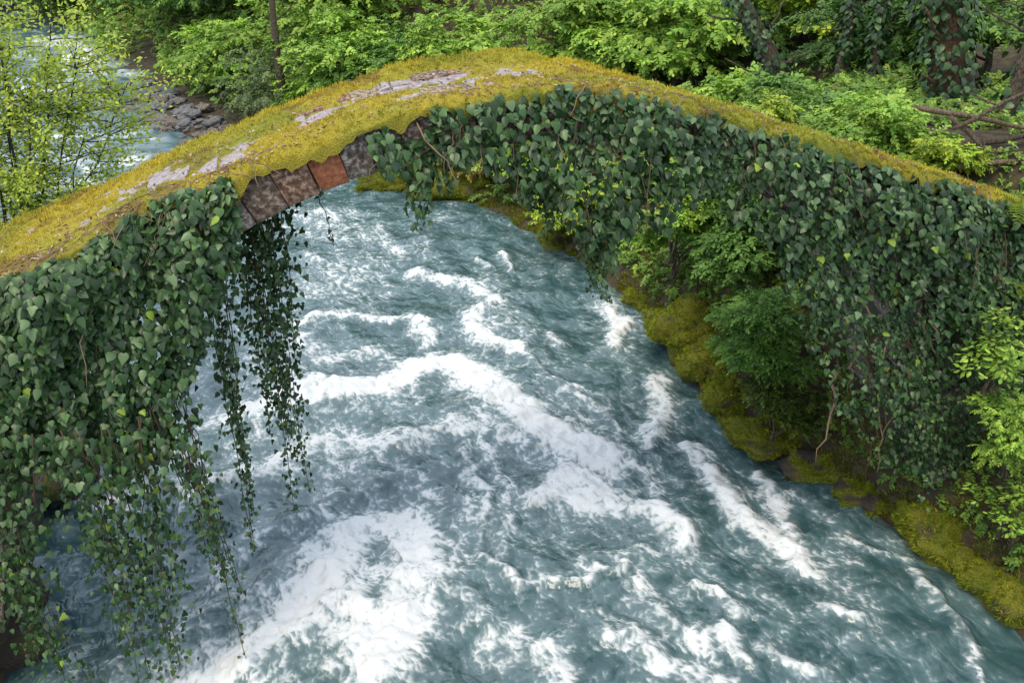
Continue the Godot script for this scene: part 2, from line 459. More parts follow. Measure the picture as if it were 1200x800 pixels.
# ---------------------------------------------------------------- shrubs and trees
func bush(called: String, label: String, category: String, at: Vector3, r: Vector3, n: int, leaf: float, pal: Array, o := {}) -> Node3D:
	# an irregular crown of flat leafy sprays on a few stems
	var root := thing(called, label, category, at, o.get("group", ""))
	var trunk_h: float = o.get("trunk", 0.0)
	var clumps: int = o.get("clumps", 22)
	var flat: float = o.get("flat", 0.35)
	var mid := Vector3(0, trunk_h + r.y * 0.85, 0)
	var cs := []
	for k in clumps:
		var d := rv().normalized() * pow(rng.randf(), 0.4)
		if d.y < -0.55: d.y *= 0.5
		var c := mid + d * r + Vector3(0, rng.randf_range(-0.1, 0.1) * r.y, 0)
		c.y = maxf(c.y, 0.08)
		cs.append(c)
	var bm: Material = o.get("bark", M.bark)
	var stems: int = o.get("stems", 4)
	if trunk_h > 0.0:
		var tr: float = o.get("radius", 0.07)
		var st := mb()
		tube(st, wander(Vector3(0, -0.25, 0), Vector3(o.get("lean", 0.0), trunk_h + r.y * 1.4, 0), 9, tr * 0.9), tr, tr * 0.35, 8)
		var tk := part("trunk", done(st), bm, root)
		for k in mini(clumps, 10):
			var c: Vector3 = cs[k]; var h := clampf(c.y - 0.35 * Vector2(c.x, c.z).length(), 0.3, trunk_h + r.y)
			var s2 := mb()
			tube(s2, wander(Vector3(o.get("lean", 0.0) * h / (trunk_h + r.y * 1.4), h, 0), c, 5, 0.08), tr * 0.4, tr * 0.12, 5)
			part("branch", done(s2), bm, tk)
	else:
		for k in stems:
			var s2 := mb()
			tube(s2, wander(Vector3(rng.randfn() * 0.06, -0.15, rng.randfn() * 0.06), cs[k % cs.size()], 5, 0.06), 0.022 * o.get("thick", 1.0), 0.006 * o.get("thick", 1.0), 5)
			part("stem", done(s2), bm, root)
	var cr: float = o.get("clump_r", 0.45) * (r.x + r.z) * 0.5
	var xs := [[], []]; var cl := [[], []]
	var single: bool = o.get("single", false)
	for k in cs.size():
		var c: Vector3 = cs[k]
		var away := (c - Vector3(0, c.y * 0.4, 0)).normalized()
		var tone := rng.randf_range(0.8, 1.2)
		for i in n / clumps:
			var q := rv()
			q = q.normalized() * pow(rng.randf(), 0.45)
			var p := c + Vector3(q.x * cr, q.y * cr * flat - 0.15 * cr * (q.x * q.x + q.z * q.z), q.z * cr)
			var nrm := Vector3(0, 1, 0) + rv() * 0.38 + away * 0.35
			var tip := Vector3(q.x, -0.25, q.z) + away * 0.4 + rv() * 0.3
			var v := rng.randi() % 2
			xs[v].append(Transform3D(facing(nrm, tip, leaf * rng.randf_range(0.65, 1.25)), p))
			var co := tint(pal)
			cl[v].append(Color(co.r * tone, co.g * tone, co.b * tone))
	for v in 2:
		scatter("crown" if trunk_h > 0.0 else "foliage", LEAF.oval if single else LEAF["sprig%d" % v], M.leaf, xs[v], cl[v], root)
	return root

func fern(label: String, at: Vector3, size: float, n: int, pal: Array, outward: Vector3) -> void:
	var root := thing("fern", label, "fern", at, "ferns on the bank")
	for i in n:
		var a := TAU * i / n + rng.randf() * 0.5
		var d := (Vector3(cos(a), 0.35, sin(a)) + outward * 0.9).normalized()
		var m := MeshInstance3D.new(); m.mesh = LEAF.frond; m.name = "frond"
		var c := tint(pal)
		m.material_override = leaf_mat(0.55, Color(0.4, 0.5, 0.1), 0.4, c.linear_to_srgb())
		root.add_child(m, true)
		m.transform = Transform3D(facing(Vector3(0, 1, 0) + rv() * 0.2, d, size * rng.randf_range(0.7, 1.1)), Vector3.ZERO)

# ---------------------------------------------------------------- river
const FOAM := [
[[-4.70,-21.49,-2.97,-19.62,-3.60,-17.53],1.30,0.42],
[[-4.04,-13.98,-3.78,-11.21,-2.13,-10.34],0.90,0.45],
[[-1.42,-10.34,-0.43,-9.21,-1.18,-7.96],0.70,0.42],
[[-0.72,-17.53,0.59,-13.66],0.60,0.33],
[[-4.06,-15.47,-2.98,-15.87,-1.96,-15.55,-1.54,-14.84],0.26,0.90],
[[-4.36,-11.95,-3.33,-12.70,-2.12,-13.05,-1.20,-14.04,-0.42,-13.05,0.26,-11.95,1.24,-10.94],0.50,1.15],
[[-1.96,-18.27,-0.89,-17.30,-0.43,-16.62,-0.82,-15.59,-0.31,-14.66,0.15,-14.38],0.24,0.90],
[[-3.29,-10.76,-2.94,-11.45,-1.52,-11.33,-0.52,-11.70,0.50,-11.21],0.46,0.75],
[[-3.16,-6.76,-2.60,-7.36,-2.23,-8.10,-2.00,-9.12,-1.43,-9.38,-1.10,-8.71,-1.24,-7.68,-1.40,-6.70],0.52,1.08],
[[-1.96,-7.96,-1.46,-7.17],0.42,1.02],
[[0.40,-9.94,0.83,-10.34,1.36,-9.75,1.94,-9.47,2.10,-9.12],0.29,1.00],
[[1.89,-16.20,2.08,-15.21,1.89,-14.59],0.26,1.00],
[[2.42,-13.34,2.46,-12.48,2.15,-11.45],0.26,1.00],
[[2.71,-11.21,2.81,-10.30,3.03,-9.53,3.40,-8.84,3.63,-8.47],0.25,1.05],
[[3.52,-10.44,3.52,-9.56,3.60,-8.87],0.18,0.90],
[[-0.74,-10.99,-0.40,-9.94,-0.42,-8.87,0.00,-8.25,0.79,-8.10,1.27,-8.36],0.10,0.75],
[[1.49,-8.10,1.79,-7.55,2.10,-7.17],0.20,0.60],
[[2.30,-7.48,2.45,-7.11,2.50,-6.93],0.10,0.90],
[[2.13,-8.10,2.48,-7.65],0.12,0.80],
[[3.56,-7.75,3.76,-7.48],0.12,0.80],
[[1.10,-7.23,1.48,-7.36],0.10,0.90],
[[4.74,-8.17,4.87,-7.36,4.93,-6.70],0.09,0.70],
[[-0.89,-8.10,-0.38,-7.55,0.18,-7.05,0.52,-6.59],0.25,0.70],
[[-4.34,-10.04,-3.79,-10.34,-3.42,-10.76],0.29,0.90],
[[-6.12,-9.75,-5.59,-9.56,-5.44,-9.75],0.18,0.70],
[[-5.27,-22.18,-3.75,-20.83,-2.32,-19.06],0.67,0.50],
[[-0.19,-19.06,0.00,-18.12],0.12,0.80],
[[-0.77,-19.06,-0.56,-18.42],0.12,0.60],
[[0.78,-14.84,0.92,-14.48],0.13,0.80],
[[0.30,-13.98,1.11,-12.76],0.14,0.70],
[[-3.88,-14.66,-3.29,-13.98,-2.72,-14.14],0.36,0.60],
[[-1.09,-9.21,-0.67,-9.56,0.00,-9.38],0.13,0.60],
[[-2.46,-9.56,-3.17,-8.87,-3.51,-8.25],0.25,0.60],
[[0.40,-8.25,1.67,-8.71],0.08,0.50],
[[4.23,-8.87,4.74,-8.55],0.10,0.50],
[[0.00,-8.87,-0.12,-10.34,-0.78,-11.70],0.14,0.55],
[[0.58,-13.34,1.34,-12.21,1.64,-11.21,2.01,-9.56],0.12,0.60],
[[-2.01,-11.21,-1.15,-9.94,-0.85,-8.87],0.37,0.50],
[[1.46,-7.17,1.76,-6.81,2.07,-6.59],0.22,0.80],
[[2.74,-7.17,3.17,-6.81],0.10,0.60],
[[-4.63,-19.06,-3.24,-17.53,-2.52,-17.53],0.23,0.50],
[[-25.70,-52.12,-22.46,-48.98,-19.77,-43.66],1.60,0.95],
[[-22.50,-40.32,-19.34,-38.35,-16.77,-35.71],0.90,0.60],
[[-15.79,-30.66,-13.49,-30.05,-12.81,-31.30],0.60,0.50],
[[-15.80,-27.27,-14.71,-28.33,-12.23,-26.29],0.60,0.60],
[[-13.49,-23.68,-12.65,-24.92,-11.85,-27.27],0.60,0.70],
[[-18.05,-41.38,-20.18,-43.66],0.90,1.00]]

func swell(x: float, z: float) -> float:          # broad standing waves, crests across the flow
	var a := x * 0.92 - z * 0.40; var b := x * 0.40 + z * 0.92
	var wx := n_big.get_noise_2d(x * 22.0 + 70.0, z * 22.0) * 0.9
	var r := 1.0 - absf(n_mid.get_noise_2d(a * 17.0 + wx * 20.0, b * 27.0))
	return 0.16 * (r * r - 0.45) + 0.09 * n_big.get_noise_2d(x * 40.0, z * 40.0)

func churn(x: float, z: float) -> float:          # how much air is beaten into the water here
	var wx := x + 0.22 * n_mid.get_noise_2d(x * 60.0, z * 60.0) + 0.07 * n_mid.get_noise_2d(x * 210.0, z * 210.0)
	var wz := z + 0.30 * n_mid.get_noise_2d(x * 60.0 + 400.0, z * 60.0) + 0.10 * n_mid.get_noise_2d(x * 210.0 + 400.0, z * 210.0)
	var p := Vector2(wx, wz)
	var s := 0.0
	for f in FOAM:
		var l: Array = f[0]; var w: float = maxf(f[1], 0.12)
		if absf(l[0] - wx) + absf(l[1] - wz) > 9.0 + 4.0 * w: continue
		var best := 1e9
		for i in range(0, l.size() - 2, 2):
			best = minf(best, p.distance_squared_to(Geometry2D.get_closest_point_to_segment(p, Vector2(l[i], l[i + 1]), Vector2(l[i + 2], l[i + 3]))))
		var d := sqrt(best) / w
		# steep on the upstream side, a long tail downstream
		s = maxf(s, f[2] * 0.98 * exp(-d * d * 1.1)); s = maxf(s, f[2] * 0.50 * exp(-d * 0.68))
	var patch := n_big.get_noise_2d(x * 30.0 + 200.0, z * 22.0)
	return s + 0.18 * patch + 0.08

func water_height(x: float, z: float, s: float) -> float:
	var h := swell(x, z)
	h += 0.10 * clampf(s, 0.0, 1.1) + 0.030 * n_mid.get_noise_2d(x * 120.0, z * 120.0) + 0.014 * n_fine.get_noise_2d(x * 100.0, z * 100.0)
	if s > 0.4: h += (s - 0.4) * (0.13 * n_mid.get_noise_2d(x * 200.0, z * 200.0) + 0.05 * n_mid.get_noise_2d(x * 520.0, z * 520.0))
	if z < -24.0: h += (-24.0 - z) * 0.012
	return h

func water_colour(s: float, fine: float, lace: float, streak: float) -> Color:
	var c := Color(0.034, 0.080, 0.090).lerp(Color(0.100, 0.172, 0.192), clampf(0.42 + streak * 1.1, 0.0, 1.0))
	c = c.lerp(Color(0.27, 0.36, 0.39), clampf(s * 0.85 + fine * 0.22 - 0.06, 0.0, 0.85))
	var w := smoothstep(0.38, 0.98, s * 1.0 + fine * 0.72)
	w *= 1.0 - 0.38 * clampf(0.5 - streak * 1.4, 0.0, 1.0) * smoothstep(1.15, 0.6, s)
	w = maxf(w, lace * smoothstep(0.10, 0.5, s + fine * 0.35) * 0.6)
	return c.lerp(Color(0.72, 0.75, 0.78), w)

func river() -> void:
	var o := MeshInstance3D.new(); o.name = "river"; o.set_meta("kind", "structure")
	var am := ArrayMesh.new()
	var x0 := -7.6; var x1 := 6.8; var z0 := -28.5; var z1 := -3.0
	var nx := 360; var nz := 638
	var S := PackedFloat32Array(); S.resize(nx * nz)
	for j in nz:
		for i in nx:
			S[j * nx + i] = churn(x0 + (x1 - x0) * i / (nx - 1), z0 + (z1 - z0) * j / (nz - 1))
	grid(am, x0, x1, z0, z1, nx, nz, S, false)
	# print of foam and milk on the water, in plan
	var img := Image.create_from_data(nx, nz, false, Image.FORMAT_RF, S.to_byte_array())
	var tw := 1156; var th := 2048
	img.resize(tw, th, Image.INTERPOLATE_CUBIC)
	var F := img.get_data().to_float32_array()
	var col := PackedByteArray(); col.resize(tw * th * 3)
	var rgh := PackedByteArray(); rgh.resize(tw * th)
	var bmp := PackedByteArray(); bmp.resize(tw * th * 4)
	var lut := PackedByteArray(); lut.resize(1025)
	for i in 1025: lut[i] = int(255.0 * Color(i / 1024.0, 0, 0).linear_to_srgb().r)
	for j in th:
		var z := z0 + (z1 - z0) * (j + 0.5) / th
		for i in tw:
			var x := x0 + (x1 - x0) * (i + 0.5) / tw
			var k := j * tw + i
			var s := F[k]
			s += (0.20 * n_mid.get_noise_2d(x * 250.0 + 900.0, z * 190.0) + 0.16 * n_mid.get_noise_2d(x * 90.0, z * 70.0 + 300.0)) * smoothstep(0.0, 0.45, s)
			var a := x * 0.92 - z * 0.40; var b := x * 0.40 + z * 0.92
			var f1 := n_fine.get_noise_2d(a * 88.0, b * 44.0)
			var f2 := n_fine.get_noise_2d(a * 300.0 + f1 * 60.0, b * 190.0)
			var f3 := n_cell.get_noise_2d(a * 820.0 + f2 * 60.0, b * 420.0)
			var ra := absf(n_cell.get_noise_2d(a * 150.0 + f2 * 26.0, b * 105.0 + f1 * 30.0))
			var fine := f1 * 0.45 + f2 * 0.70 + f3 * 0.55
			var lace := clampf(1.0 - ra * 9.0, 0.0, 1.0) * clampf(0.55 + f2 * 1.6 + f3 * 0.7, 0.0, 1.0)
			var c := water_colour(s, fine, lace, f1 * 0.9 + f2 * 0.3)
			col[k * 3] = lut[int(c.r * 1024.0)]; col[k * 3 + 1] = lut[int(c.g * 1024.0)]; col[k * 3 + 2] = lut[int(c.b * 1024.0)]
			var wh := clampf((c.r - 0.2) / 0.6, 0.0, 1.0)
			rgh[k] = int(255.0 * (0.16 + 0.5 * wh))
			var hb := int(clampf(118.0 + f1 * 74.0 + f2 * 30.0 + f3 * 14.0 * wh + wh * 26.0, 0.0, 255.0))
			bmp[k * 4] = hb; bmp[k * 4 + 1] = hb; bmp[k * 4 + 2] = hb; bmp[k * 4 + 3] = 255
	var nb := Image.create_from_data(tw, th, false, Image.FORMAT_RGBA8, bmp)
	nb.bump_map_to_normal_map(5.5)
	var m := mat(1.0, false)
	m.albedo_texture = ImageTexture.create_from_image(Image.create_from_data(tw, th, false, Image.FORMAT_RGB8, col))
	m.roughness_texture = ImageTexture.create_from_image(Image.create_from_data(tw, th, false, Image.FORMAT_L8, rgh))
	m.normal_enabled = true; m.normal_texture = ImageTexture.create_from_image(nb); m.normal_scale = 1.0
	am.surface_set_material(0, m)
	# upstream reach: coarser, coloured by vertex
	var up := mat(0.3, true)
	for r in [[-36.0, x0, z0, -11.0, 284, 175], [-52.0, 2.0, -80.0, z0, 360, 343]]:
		var T := PackedFloat32Array(); T.resize(r[4] * r[5])
		for j in r[5]:
			for i in r[4]:
				T[j * r[4] + i] = churn(lerpf(r[0], r[1], float(i) / (r[4] - 1)), lerpf(r[2], r[3], float(j) / (r[5] - 1))) * 0.8 + 0.02
		grid(am, r[0], r[1], r[2], r[3], r[4], r[5], T, true)
		am.surface_set_material(am.get_surface_count() - 1, up)
	o.mesh = am
	add_child(o)

func grid(am: ArrayMesh, x0: float, x1: float, z0: float, z1: float, nx: int, nz: int, S: PackedFloat32Array, coloured: bool) -> void:
	var v := PackedVector3Array(); v.resize(nx * nz)
	var uv := PackedVector2Array(); uv.resize(nx * nz)
	var cl := PackedColorArray(); cl.resize(nx * nz)
	var nm := PackedVector3Array(); nm.resize(nx * nz)
	for j in nz:
		for i in nx:
			var k := j * nx + i
			var x := lerpf(x0, x1, float(i) / (nx - 1)); var z := lerpf(z0, z1, float(j) / (nz - 1))
			v[k] = Vector3(x, water_height(x, z, S[k]), z)
			uv[k] = Vector2(float(i) / (nx - 1), float(j) / (nz - 1))
			if coloured:
				var a := x * 0.7 - z * 0.7; var b := x * 0.7 + z * 0.7
				var f1 := n_fine.get_noise_2d(a * 40.0, b * 18.0)
				cl[k] = water_colour(S[k] + 0.02, f1 * 0.9 + n_fine.get_noise_2d(x * 120.0, z * 120.0) * 0.6, 0.0, f1)
	for j in nz:
		for i in nx:
			var l := v[j * nx + maxi(i - 1, 0)]; var r := v[j * nx + mini(i + 1, nx - 1)]
			var d := v[maxi(j - 1, 0) * nx + i]; var u := v[mini(j + 1, nz - 1) * nx + i]
			nm[j * nx + i] = (u - d).cross(r - l).normalized()
	var ix := PackedInt32Array(); ix.resize((nx - 1) * (nz - 1) * 6)
	var w := 0
	for j in nz - 1:
		for i in nx - 1:
			var k := j * nx + i
			for q in [k, k + 1, k + nx, k + 1, k + nx + 1, k + nx]:
				ix[w] = q; w += 1
	var arr := []; arr.resize(Mesh.ARRAY_MAX)
	arr[Mesh.ARRAY_VERTEX] = v; arr[Mesh.ARRAY_NORMAL] = nm; arr[Mesh.ARRAY_TEX_UV] = uv; arr[Mesh.ARRAY_INDEX] = ix
	if coloured: arr[Mesh.ARRAY_COLOR] = cl
	am.add_surface_from_arrays(Mesh.PRIMITIVE_TRIANGLES, arr)

# ---------------------------------------------------------------- ground
func ground() -> void:
	var xs := []; var zs := []
	var x := -60.0
	while x < 60.0:
		xs.append(x); x += 0.22 if x > -9.0 and x < 9.0 else 1.3
	var z := -95.0
	while z < 6.0:
		zs.append(z); z += 0.22 if z > -26.0 else 0.9
	var st := mb()
	var P := []
	for zz in zs:
		var row := []
		for xx in xs: row.append(Vector3(xx, land(xx, zz), zz))
		P.append(row)
	for j in zs.size() - 1:
		for i in xs.size() - 1:
			tri(st, P[j][i], P[j][i + 1], P[j + 1][i + 1]); tri(st, P[j][i], P[j + 1][i + 1], P[j + 1][i])
	var o := part("ground", done(st), M.soil, self, "structure")

# ---------------------------------------------------------------- the bridge
func bridge() -> void:
	var b := thing("footbridge", "old stone arch footbridge covered in golden moss and ivy", "bridge", bp(0, 0, BW * 0.5))
	var off := b.position
	var corner := func(s: float, y: float, t: float) -> Vector3: return bp(s, y, t) - off
	# core of rubble and mortar between the faces
	var core := mb()
	var ss := []
	var q := -9.0
	while q < 9.01:
		ss.append(q); q += 0.2
	for i in ss.size() - 1:
		var a: float = ss[i]; var c: float = ss[i + 1]
		var la: float = soffit(a) + 0.04 if absf(a + 0.1) < 5.6 else -0.4
		var lc: float = soffit(c) + 0.04 if absf(c + 0.1) < 5.6 else -0.4
		var ha := deck(a) - 0.07; var hc := deck(c) - 0.07
		for t in [0.035, BW - 0.035]:
			var p: Array = [corner.call(a, la, t), corner.call(c, lc, t), corner.call(c, hc - fall(c, t), t), corner.call(a, ha - fall(a, t), t)]
			if t > 1.0: p.reverse()
			tri(core, p[0], p[2], p[1]); tri(core, p[0], p[3], p[2])
		var d: Array = [corner.call(a, ha, 0.035), corner.call(c, hc, 0.035), corner.call(c, hc - fall(c, BW), BW - 0.035), corner.call(a, ha - fall(a, BW), BW - 0.035)]
		tri(core, d[0], d[2], d[1]); tri(core, d[0], d[3], d[2])
		var e: Array = [corner.call(a, la, 0.06), corner.call(c, lc, 0.06), corner.call(c, lc, BW - 0.06), corner.call(a, la, BW - 0.06)]
		tri(core, e[0], e[1], e[2]); tri(core, e[0], e[2], e[3])
	part("masonry_core", done(core), M.mortar, b)
	# ring of wedge stones, each through a third of the arch's width
	var ang := -1.40
	var R := 5.35; var cy := 5.27 - R
	var ring := Node3D.new(); ring.name = "arch_ring"; b.add_child(ring)
	var wall := Node3D.new(); wall.name = "face_wall"; b.add_child(wall)
	var path := Node3D.new(); path.name = "path"; b.add_child(path)
	var kk := 0
	while ang < 1.40:
		var w := rng.randf_range(0.040, 0.066)
		var red := ang < -0.325 and ang + w > -0.325
		if red: w = 0.050
		var depth := rng.randf_range(0.40, 0.46)
		var f := func(a: float, r: float, t: float) -> Vector3: return corner.call(-0.1 + sin(a) * r, cy + cos(a) * r, t)
		var g := 0.0006
		for lane in 2:
			var t0 := rng.randf_range(-0.02, 0.006) if lane == 0 else BW - rng.randf_range(0.5, 0.7)
			var t1 := rng.randf_range(0.5, 0.8) if lane == 0 else BW + rng.randf_range(-0.01, 0.03)
			var m := hexa([f.call(ang + g, R, t1), f.call(ang + w - g, R, t1), f.call(ang + g, R + depth, t1), f.call(ang + w - g, R + depth, t1), f.call(ang + g, R, t0), f.call(ang + w - g, R, t0), f.call(ang + g, R + depth, t0), f.call(ang + w - g, R + depth, t0)], 0.022, 0.016, [-1.0, -0.94, -0.4, 0.4, 0.94, 1.0])
			var o := part("arch_stone", m, M.red if red and lane == 0 else M["stone%d" % (rng.randi() % 5)], ring)
			if red and lane == 0: o.set_meta("label", "rust red arch stone")
		ang += w; kk += 1
	# face walls above the ring and on the abutments
	var shapes := []
	for k in 8:
		var c := []
		for t in [-0.5, 0.5]:
			for y in [-0.5, 0.5]:
				for s in [-0.5, 0.5]: c.append(Vector3(s, y, t))
		shapes.append(hexa([c[0], c[1], c[2], c[3], c[4], c[5], c[6], c[7]], 0.09, 0.10, [-1.0, -0.8, 0.8, 1.0]))
	var row := -0.1
	while row < 5.4:
		var h := rng.randf_range(0.17, 0.25)
		var s := -7.2 + rng.randf() * 0.3
		while s < 6.6:
			var l := rng.randf_range(0.22, 0.5)
			var mid := s + l * 0.5
			var inside: float = pow(mid + 0.1, 2.0) + pow(row + h * 0.5 - cy, 2.0)
			var ok: bool = inside > pow(R + 0.50, 2.0) or absf(mid + 0.1) > 5.62
			if ok and row + h < deck(mid) - 0.10 and row + h * 0.5 > land(bp(mid, 0, 0).x, bp(mid, 0, 0).z) - 0.3 and mid > -6.8 and not (absf(mid) < 2.4):
				var o := part("wall_stone", shapes[rng.randi() % 8], M["stone%d" % (rng.randi() % 5)], wall)
				o.transform = Transform3D(Basis(Vector3.UP, PHI).scaled(Vector3.ONE) * Basis.from_scale(Vector3(l - 0.02, h - 0.018, 0.30)), corner.call(mid, row + h * 0.5, 0.13 + rng.randf_range(-0.03, 0.02)))
			s += l
		row += h
	# worn flagstones of the path
	var ps := -6.0
	while ps < 6.2:
		var l := rng.randf_range(0.28, 0.5)
		var t := 0.36
		while t < 1.45:
			var wd := rng.randf_range(0.3, 0.55)
			var y0 := deck(ps) - fall(ps, t + wd * 0.5) + rng.randf_range(-0.012, 0.022); var y1 := deck(ps + l) - fall(ps + l, t + wd * 0.5) + rng.randf_range(-0.012, 0.022)
			var j := func() -> float: return rng.randf_range(-0.03, 0.03)
			var c := []
			for d in [-0.09, 0.0]:
				pass
			var a0 := ps + 0.012; var a1 := ps + l - 0.012; var b0 := t + 0.012; var b1 := t + wd - 0.012
			var e0: float = j.call(); var e1: float = j.call(); var e2: float = j.call(); var e3: float = j.call()
			c = [corner.call(a0 + e0, y0 - 0.10, b1), corner.call(a1 + e1, y1 - 0.10, b1), corner.call(a0 + e0, y0, b1), corner.call(a1 + e1, y1, b1), corner.call(a0 + e2, y0 - 0.10, b0), corner.call(a1 + e3, y1 - 0.10, b0), corner.call(a0 + e2, y0, b0), corner.call(a1 + e3, y1, b0)]
			part("paving_slab", hexa(c, 0.04, 0.018, [-1.0, -0.9, 0.9, 1.0]), M.slab, path)
			t += wd
		ps += l
	moss_deck(b, off)

func moss_top(s: float, t: float) -> float:         # thickness of the moss over the slabs
	var edge := maxf(exp(-pow((t - 0.14) / 0.20, 2.0)), exp(-pow((t - 1.64) / 0.20, 2.0)))
	var n := n_mid.get_noise_2d(s * 42.0, t * 70.0) * 0.06 + n_mid.get_noise_2d(s * 160.0, t * 200.0) * 0.030 + n_big.get_noise_2d(s * 50.0, t * 80.0 + 40.0) * 0.05
	n += 0.022 * n_fine.get_noise_2d(s * 300.0, t * 300.0) + 0.034 * n_fine.get_noise_2d(s * 190.0, t * 190.0 + 70.0)
	var h := 0.028 + 0.04 * edge + n
	var path := exp(-pow((t - 0.98 + 0.12 * sin(s * 1.7)) / 0.30, 2.0)) * smoothstep(-4.2, -3.0, s) * (1.0 - smoothstep(0.0, 0.9, s))
	h -= (0.034 + 0.10 * n_mid.get_noise_2d(s * 110.0 + 70.0, t * 50.0)) * path
	h -= 0.07 * exp(-pow((t - 0.42 - 0.05 * sin(s * 2.3)) / 0.05, 2.0)) * smoothstep(-2.6, -1.6, s) * (1.0 - smoothstep(0.2, 1.0, s))
	return h

func moss_colour(s: float, t: float) -> Color:
	var gold := Color(0.50, 0.42, 0.046); var olive := Color(0.32, 0.315, 0.038); var green := Color(0.33, 0.38, 0.046); var brown := Color(0.20, 0.125, 0.048)
	var n := n_mid.get_noise_2d(s * 50.0 + 30.0, t * 70.0); var m := n_big.get_noise_2d(s * 60.0, t * 60.0 + 90.0)
	var c := gold.lerp(olive, smoothstep(-0.1, 0.45, n))
	c = c.lerp(green, smoothstep(-0.05, 0.4, m) * 0.42 + 0.30 * smoothstep(0.0, 3.0, s))
	return c.lerp(brown, 0.6 * smoothstep(0.22, 0.5, n_mid.get_noise_2d(s * 90.0 + 500.0, t * 130.0)))

func moss_deck(b: Node3D, off: Vector3) -> void:
	var ns := 760; var nt := 110
	var st := mb()
	var P := []; var C := []
	for i in ns:
		var s := lerpf(-6.6, 7.0, float(i) / (ns - 1)); var y := deck(s)
		var rowp := []; var rowc := []
		for j in nt:
			var t := lerpf(-0.13, BW + 0.09, float(j) / (nt - 1))
			var over := maxf(0.05 - t, t - BW + 0.05)
			var tt := clampf(t, -0.078 + 0.03 * n_mid.get_noise_1d(s * 300.0), BW + 0.05)
			var h := moss_top(s, t)
			var drop := maxf(over, 0.0)
			rowp.append(bp(s, y - fall(s, t) + h - drop * drop * 3.0 - maxf(0.03 + 0.22 * n_mid.get_noise_1d(s * 160.0 + 50.0) + 0.05 * n_mid.get_noise_1d(s * 420.0), 0.0) * smoothstep(0.11, 0.18, over), tt) - off)
			rowc.append(moss_colour(s, t))
		P.append(rowp); C.append(rowc)
	for i in ns - 1:
		for j in nt - 1:
			for k in [[i, j], [i + 1, j + 1], [i + 1, j], [i, j], [i, j + 1], [i + 1, j + 1]]:
				st.set_color(C[k[0]][k[1]]); st.add_vertex(P[k[0]][k[1]])
	part("moss_carpet", done(st), M.moss, b)
	var xf := []; var cols := []
	for i in 60000:
		var s := rng.randf_range(-6.4, 6.8); var t := rng.randf_range(-0.085, BW + 0.06)
		var h := moss_top(s, t)
		if h < 0.012: continue
		var over := maxf(maxf(0.05 - t, t - BW + 0.05), 0.0)
		var gr := smoothstep(0.3, 2.5, s) * 0.6 + smoothstep(1.3, 1.7, t) * 0.5
		var sz := (0.014 + 0.030 * pow(rng.randf(), 2.5)) * (1.0 + 0.7 * gr)
		var nrm := bdir(Vector3(0, 1, over * 6.0)) + rv() * 0.25
		var y := nrm.normalized(); var x := y.cross(rv()).normalized()
		xf.append(Transform3D(Basis(x, y, x.cross(y)).scaled(Vector3.ONE * sz), bp(s, deck(s) - fall(s, t) + h - over * over * 3.0 - 0.004, t) - off))
		var c := moss_colour(s, t); var k := rng.randf_range(0.65, 1.6)
		cols.append(Color(c.r * k * 1.05, c.g * k, c.b * k))
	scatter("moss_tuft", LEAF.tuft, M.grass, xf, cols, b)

func litter() -> void:
	var o := Node3D.new(); o.name = "leaf_litter"; add_child(o)
	o.set_meta("kind", "stuff"); o.set_meta("label", "dry leaf and twig scraps strewn over the moss"); o.set_meta("category", "leaf litter")
	var xf := []; var cols := []
	for i in 2600:
		var s := rng.randf_range(-6.0, 1.5) if rng.randf() < 0.75 else rng.randf_range(1.5, 6.0); var t := pow(rng.randf(), 1.4) * 1.5 - 0.03
		var nrm := Vector3(0, 1, 0) + rv() * 0.5
		xf.append(Transform3D(facing(nrm, rv(), rng.randf_range(0.018, 0.05)), bp(s, deck(s) - fall(s, t) + maxf(moss_top(s, t), 0.0) + 0.012, t)))
		cols.append(tint([Color(0.30, 0.19, 0.10), Color(0.42, 0.33, 0.24), Color(0.22, 0.12, 0.06), Color(0.45, 0.36, 0.34)], 0.3))
	scatter("scrap", LEAF.oval, M.litter, xf, cols, o)
	# brittle stems lying along the downstream edge
	var st := mb()
	for i in 240:
		var s := rng.randf_range(-5.6, -2.4) if i < 150 else rng.randf_range(-1.0, 5.0); var t := rng.randf_range(-0.06, 0.22)
		var a := bp(s, deck(s) + moss_top(s, t) + 0.01, t); var s2 := s + rng.randfn() * 0.16; var t2 := t - rng.randf_range(-0.1, 0.2)
		var bq := bp(s2, deck(s2) + moss_top(s2, t2) - maxf(-t2, 0.0) * 0.9, t2)
		tube(st, wander(a, bq, 4, 0.02, -0.02), 0.0045, 0.003, 4)
	part("twig", done(st), M.palestem, o, "stuff")

# ---------------------------------------------------------------- rocks
func lump(d: Vector3, sd: float) -> float:
	return 1.0 + 0.75 * n_mid.get_noise_3d(d.x * 60.0 + sd, d.y * 60.0, d.z * 60.0) + 0.30 * n_mid.get_noise_3d(d.x * 170.0 + sd, d.y * 170.0, d.z * 170.0)

